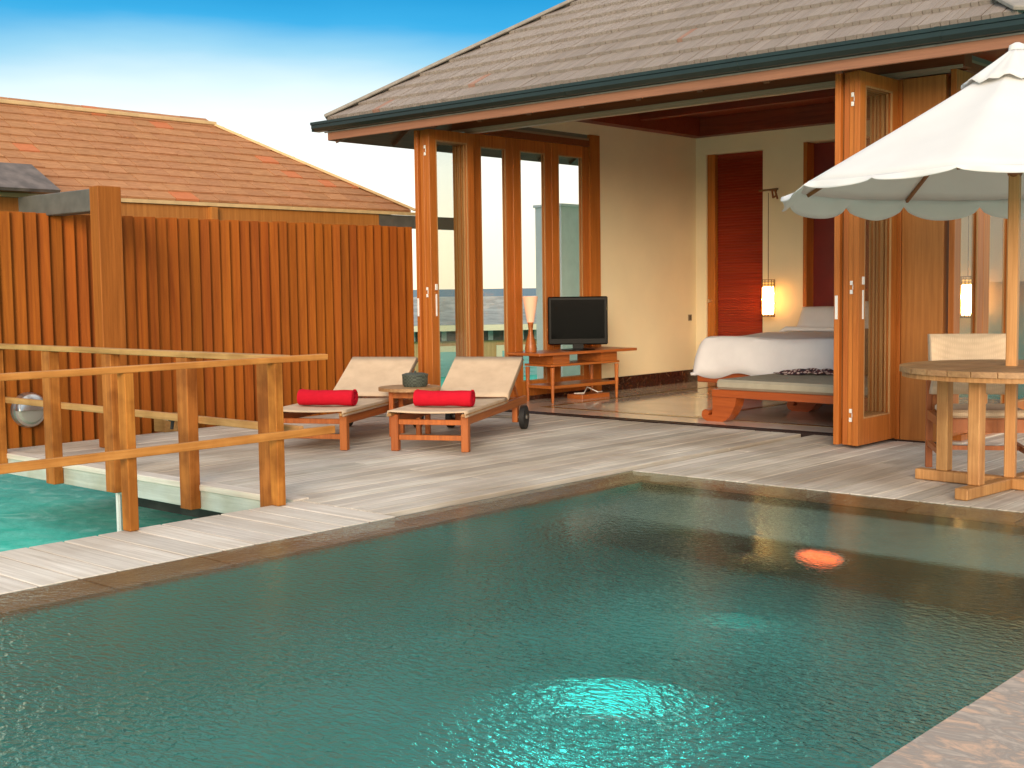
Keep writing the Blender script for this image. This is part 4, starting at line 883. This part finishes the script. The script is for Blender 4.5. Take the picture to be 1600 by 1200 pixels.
# ------------------------------------------------------------------ dining table, umbrella, chair
TX, TY = -2.80, 7.62
tb = thing('dining_table', (TX, TY, 0.0), 'round weathered teak dining table under the white umbrella', 'table', R(-5))
nsl = 9; rr_ = 0.64
for k in range(nsl):
    x0 = -rr_ + 2 * rr_ * k / nsl; x1 = x0 + 2 * rr_ / nsl - 0.006
    pts = []
    n_ = 8
    for i in range(n_ + 1):
        x = x0 + (x1 - x0) * i / n_; pts.append((x, math.sqrt(max(0.0004, rr_ ** 2 - x * x))))
    pts += [(x, -yv) for x, yv in reversed(pts)]
    if k == nsl // 2: pass
    MB().prism(pts, 2, 0.712, 0.745).build('slat', M['tabley'], tb)
MB().lathe(((rr_ - 0.06, 0.682), (rr_ - 0.015, 0.682), (rr_ - 0.015, 0.711), (rr_ - 0.06, 0.711)), seg=48).build('rim_ring', M['table'], tb)
for a in (0, 90, 180, 270):
    ca, sa = math.cos(R(a)), math.sin(R(a))
    MB().box((0.42 * ca, 0.42 * sa, 0.375), (0.075, 0.075, 0.61), Matrix.Rotation(R(a), 4, 'Z'), bev=0.006).build('leg', M['table'], tb)
MB().bar((-0.60 * math.cos(R(0)), -0.60 * math.sin(R(0)), 0.035), (0.60 * math.cos(R(0)), 0.60 * math.sin(R(0)), 0.035), 0.08, 0.066, bev=0.006).build('foot_beam', M['table'], tb)
for sg in (1, -1):
    MB().bar((sg * 0.045 * math.cos(R(90)), sg * 0.045 * math.sin(R(90)), 0.035), (sg * 0.60 * math.cos(R(90)), sg * 0.60 * math.sin(R(90)), 0.035), 0.08, 0.066, bev=0.006).build('foot_beam', M['table'], tb)
MB().bar((-0.5, 0, 0.665), (0.5, 0, 0.665), 0.06, 0.03).build('cross_bar', M['table'], tb)
um = thing('parasol', (TX + 0.01, TY - 0.01, 0.0), 'white canvas market umbrella with scalloped valance and wooden pole', 'umbrella', R(8))
MB().bx(-0.031, 0.031, -0.031, 0.031, 0.07, 2.60, bev=0.006).build('pole', wood('pole_wood', (0.42, 0.18, 0.05), (0.66, 0.34, 0.12), axis=2, var=0.05, rough=0.5), um)
UR, UZ, UA = 1.30, 1.83, 2.58
NS = 8
def canopy_pt(a, t):
    """a: angle, t: 0 apex .. 1 rim"""
    k = (a / (2 * math.pi) * NS) % 1.0; between = math.sin(math.pi * k)
    rad = UR * t * (1 - 0.055 * between * t)
    z = UA - (UA - UZ) * (t ** 0.96) - 0.035 * between * math.sin(math.pi * min(1, t * 0.9))
    z -= 0.012 * t * math.sin(a + R(8))      # the far side hangs a touch lower
    return Vector((rad * math.cos(a), rad * math.sin(a), z))
cp = MB().grid(lambda u, v: canopy_pt(2 * math.pi * u, 0.10 + 0.90 * v), 96, 12).build('canopy', M['umb'], um, True); solid(cp, 0.004)
def val(u, v):
    a = 2 * math.pi * u; p = canopy_pt(a, 1.0); k2 = (u * NS * 2) % 1.0
    far = 0.5 + 0.5 * math.sin(a + R(8)); drop = (0.30 + 0.75 * min(1, far * 1.6)) * (0.045 + 0.085 * math.sin(math.pi * k2) ** 0.55)
    out = Vector((p.x, p.y, 0)).normalized()
    lf = max(0.0, -math.cos(a + R(-10))) ** 6; drop += 0.02 * lf
    fl = 0.02 + 0.11 * lf + 0.015 * math.sin(9 * a) + 0.012 * math.sin(23 * a + 1)
    return p + out * fl * v + Vector((0, 0, -drop * v + 0.001))
solid(MB().grid(val, 256, 4).build('valance', M['umb'], um, True), 0.004)
def vent(u, v):
    a = 2 * math.pi * u; p = canopy_pt(a, 0.02 + 0.22 * v); return p + Vector((0, 0, 0.055 + 0.01 * math.sin(16 * a) * v - 0.02 * v))
solid(MB().grid(vent, 64, 5).build('vent_cap', M['umb'], um, True), 0.004)
MB().lathe(((0.05, 2.605), (0.045, 2.635), (0.015, 2.65)), seg=14).build('finial', M['umb'], um, True)
for k in range(NS):
    a = 2 * math.pi * k / NS; q0 = canopy_pt(a, 0.04) - Vector((0, 0, 0.03)); q1 = canopy_pt(a, 0.985) - Vector((0, 0, 0.022))
    MB().bar(q0, q1, 0.016, 0.022).build('rib', M['rib'], um)
    h = Vector((0.04 * math.cos(a), 0.04 * math.sin(a), 1.98)); qm = canopy_pt(a, 0.5) - Vector((0, 0, 0.04))
    MB().bar(h, qm, 0.014, 0.018).build('strut', M['rib'], um)
MB().lathe(((0.028, 1.86), (0.042, 1.88), (0.05, 1.94), (0.075, 1.96), (0.08, 2.0), (0.05, 2.02), (0.028, 2.03)), seg=16).build('runner_hub', M['hub'], um, True)
# chair
def make_chair(loc, rz, label):
    t = thing('dining_chair', loc, label, 'chair', rz)
    w2, d2 = 0.27, 0.27
    for sx in (-1, 1):
        MB().bx(sx * w2 - 0.022, sx * w2 + 0.022, -d2 - 0.022, -d2 + 0.022, 0, 0.63, bev=0.003).build('leg', M['chair'], t)
        MB().bar((sx * w2, d2 + 0.01, 0), (sx * w2, d2 + 0.0, 0.63), 0.044, 0.04, up=(0, 1, 0), bev=0.003).build('leg', M['chair'], t)
        MB().bx(sx * w2 - 0.028, sx * w2 + 0.028, -d2 - 0.04, d2 + 0.06, 0.631, 0.655, bev=0.004).build('arm', M['chair'], t)
        MB().bx(sx * w2 - 0.014, sx * w2 + 0.014, -d2 + 0.023, d2 - 0.02, 0.15, 0.185).build('side_stretcher', M['chair'], t)
        MB().bx(sx * w2 - 0.016, sx * w2 + 0.016, -d2 + 0.023, d2 - 0.02, 0.335, 0.39).build('side_rail', M['chair'], t)
        MB().bar((sx * (w2 - 0.03), d2 - 0.05, 0.36), (sx * (w2 - 0.03), d2 + 0.085, 0.885), 0.03, 0.026, up=(0, 1, 0)).build('back_stile', M['chair'], t)
    MB().bx(-w2 + 0.023, w2 - 0.023, -d2 - 0.015, -d2 + 0.015, 0.30, 0.385).bx(-w2 + 0.023, w2 - 0.023, d2 - 0.02, d2 + 0.01, 0.335, 0.385).build('apron', M['chair'], t)
    MB().bx(-w2 + 0.015, w2 - 0.015, -0.015, 0.015, 0.155, 0.183).build('cross_stretcher', M['chair'], t)
    MB().bx(-w2 + 0.024, w2 - 0.024, -d2 - 0.01, d2 - 0.06, 0.391, 0.44, bev=0.015).build('seat_cushion', M['slingw'], t, True)
    def bs(u, v):
        x = -0.275 + 0.55 * u; y = d2 - 0.03 + (0.115) * v + 0.02 * math.sin(math.pi * u); wrap = max(0, abs(2 * u - 1) - 0.93) / 0.07
        return (x * (1 - 0.01 * wrap), y - 0.022 + 0.03 * wrap, 0.50 + 0.40 * v)
    solid(MB().grid(bs, 28, 8).build('back_sling', M['slingw'], t, True), 0.008)
    return t
make_chair((-3.18, 8.10, 0.0), R(31), 'teak armchair with cream sling back behind the round table')

# ------------------------------------------------------------------ beyond the windows
wp = thing('white_pillar', (0, 0, 0), 'pale rendered pillar outside the third window', 'pillar')
MB().bx(-10.95, -10.5, 12.72, 13.25, -1.4, 2.30, bev=0.006).build('shaft', M['whitewall'], wp)
MB().bx(-10.97, -10.48, 12.70, 13.27, 2.301, 2.34, bev=0.006).build('coping', M['whitewall'], wp)
def far_pavilion(origin, rz, L, W, z1, zr, label):
    t = thing('far_pavilion', origin, label, 'building', rz)
    MB().bx(-L / 2, L / 2, 0, W, -1.6, z1 - 0.28).build('wall', M['farwall'], t)
    MB().bx(-L / 2 - 0.1, L / 2 + 0.1, -0.12, W + 0.1, z1 - 0.279, z1 - 0.06).build('frieze', M['fardark'], t)
    k = -L / 2
    while k < L / 2: MB().bx(k, k + 0.10, -0.16, -0.121, z1 - 0.27, z1 - 0.07).build('frieze_slat', M['fargrey'], t); k += 0.32
    MB().bx(-L / 2 - 0.5, L / 2 + 0.5, -0.55, W + 0.5, z1 - 0.059, z1 + 0.06).build('eave_board', M['farcream'], t)
    b = MB(); V = [b.bm.verts.new(p) for p in ((-L / 2 - .5, -.55, z1 + .062), (L / 2 + .5, -.55, z1 + .062), (L / 2 + .5, W + .5, z1 + .062), (-L / 2 - .5, W + .5, z1 + .062), (-L / 2 + 1.4, W / 2, zr), (L / 2 - 1.4, W / 2, zr))]
    for f in ((0, 1, 5, 4), (1, 2, 5), (2, 3, 4, 5), (3, 0, 4), (0, 3, 2, 1)): b.bm.faces.new([V[i] for i in f])
    b.build('roof', M['fargrey'], t)
    k = -L / 2 + 0.5; 
    while k < L / 2 - 0.9:
        wn = MB().bx(k, k + 0.75, -0.05, -0.002, -0.95, z1 - 0.50).build('window', M['teal'], t)
        s = MB(); z = -0.9
        while z < z1 - 0.55: s.bx(k + 0.06, k + 0.345, -0.07, -0.051, z, z + 0.05).bx(k + 0.405, k + 0.69, -0.07, -0.051, z, z + 0.05); z += 0.085
        tag(s.build('shutter_slats', M['teal'], wn), kind='stuff')
        MB().bx(k - 0.12, k - 0.001, -0.06, -0.002, -1.0, z1 - 0.4).bx(k + 0.751, k + 0.87, -0.06, -0.002, -1.0, z1 - 0.4).bx(k - 0.12, k + 0.87, -0.061, -0.002, z1 - 0.499, z1 - 0.38).build('frame', M['farcream'], wn)
        k += 1.55
    return t
def on_ray(px_, dist):
    d = fwd * 1964.85 + r2 * (px_ - 800); d = Vector((d.x, d.y, 0)).normalized(); return (d.x * dist, d.y * dist, 0.0), d
p, d = on_ray(770, 26.0)
far_pavilion(p, math.atan2(d.y, d.x) - R(90) + R(8), 13.0, 3.2, 0.46, 0.80, 'low timber pavilion over the water with teal shutters, nearest beyond the windows')
p, d = on_ray(830, 46.0)
far_pavilion(p, math.atan2(d.y, d.x) - R(90) - R(14), 16.0, 4.0, 0.35, 0.95, 'farther grey-roofed pavilion just below the sea horizon')
for ob in sc.objects:
    if ob.type == 'MESH' and ob.parent is None and 'kind' not in ob and 'label' not in ob: print('untagged', ob.name)
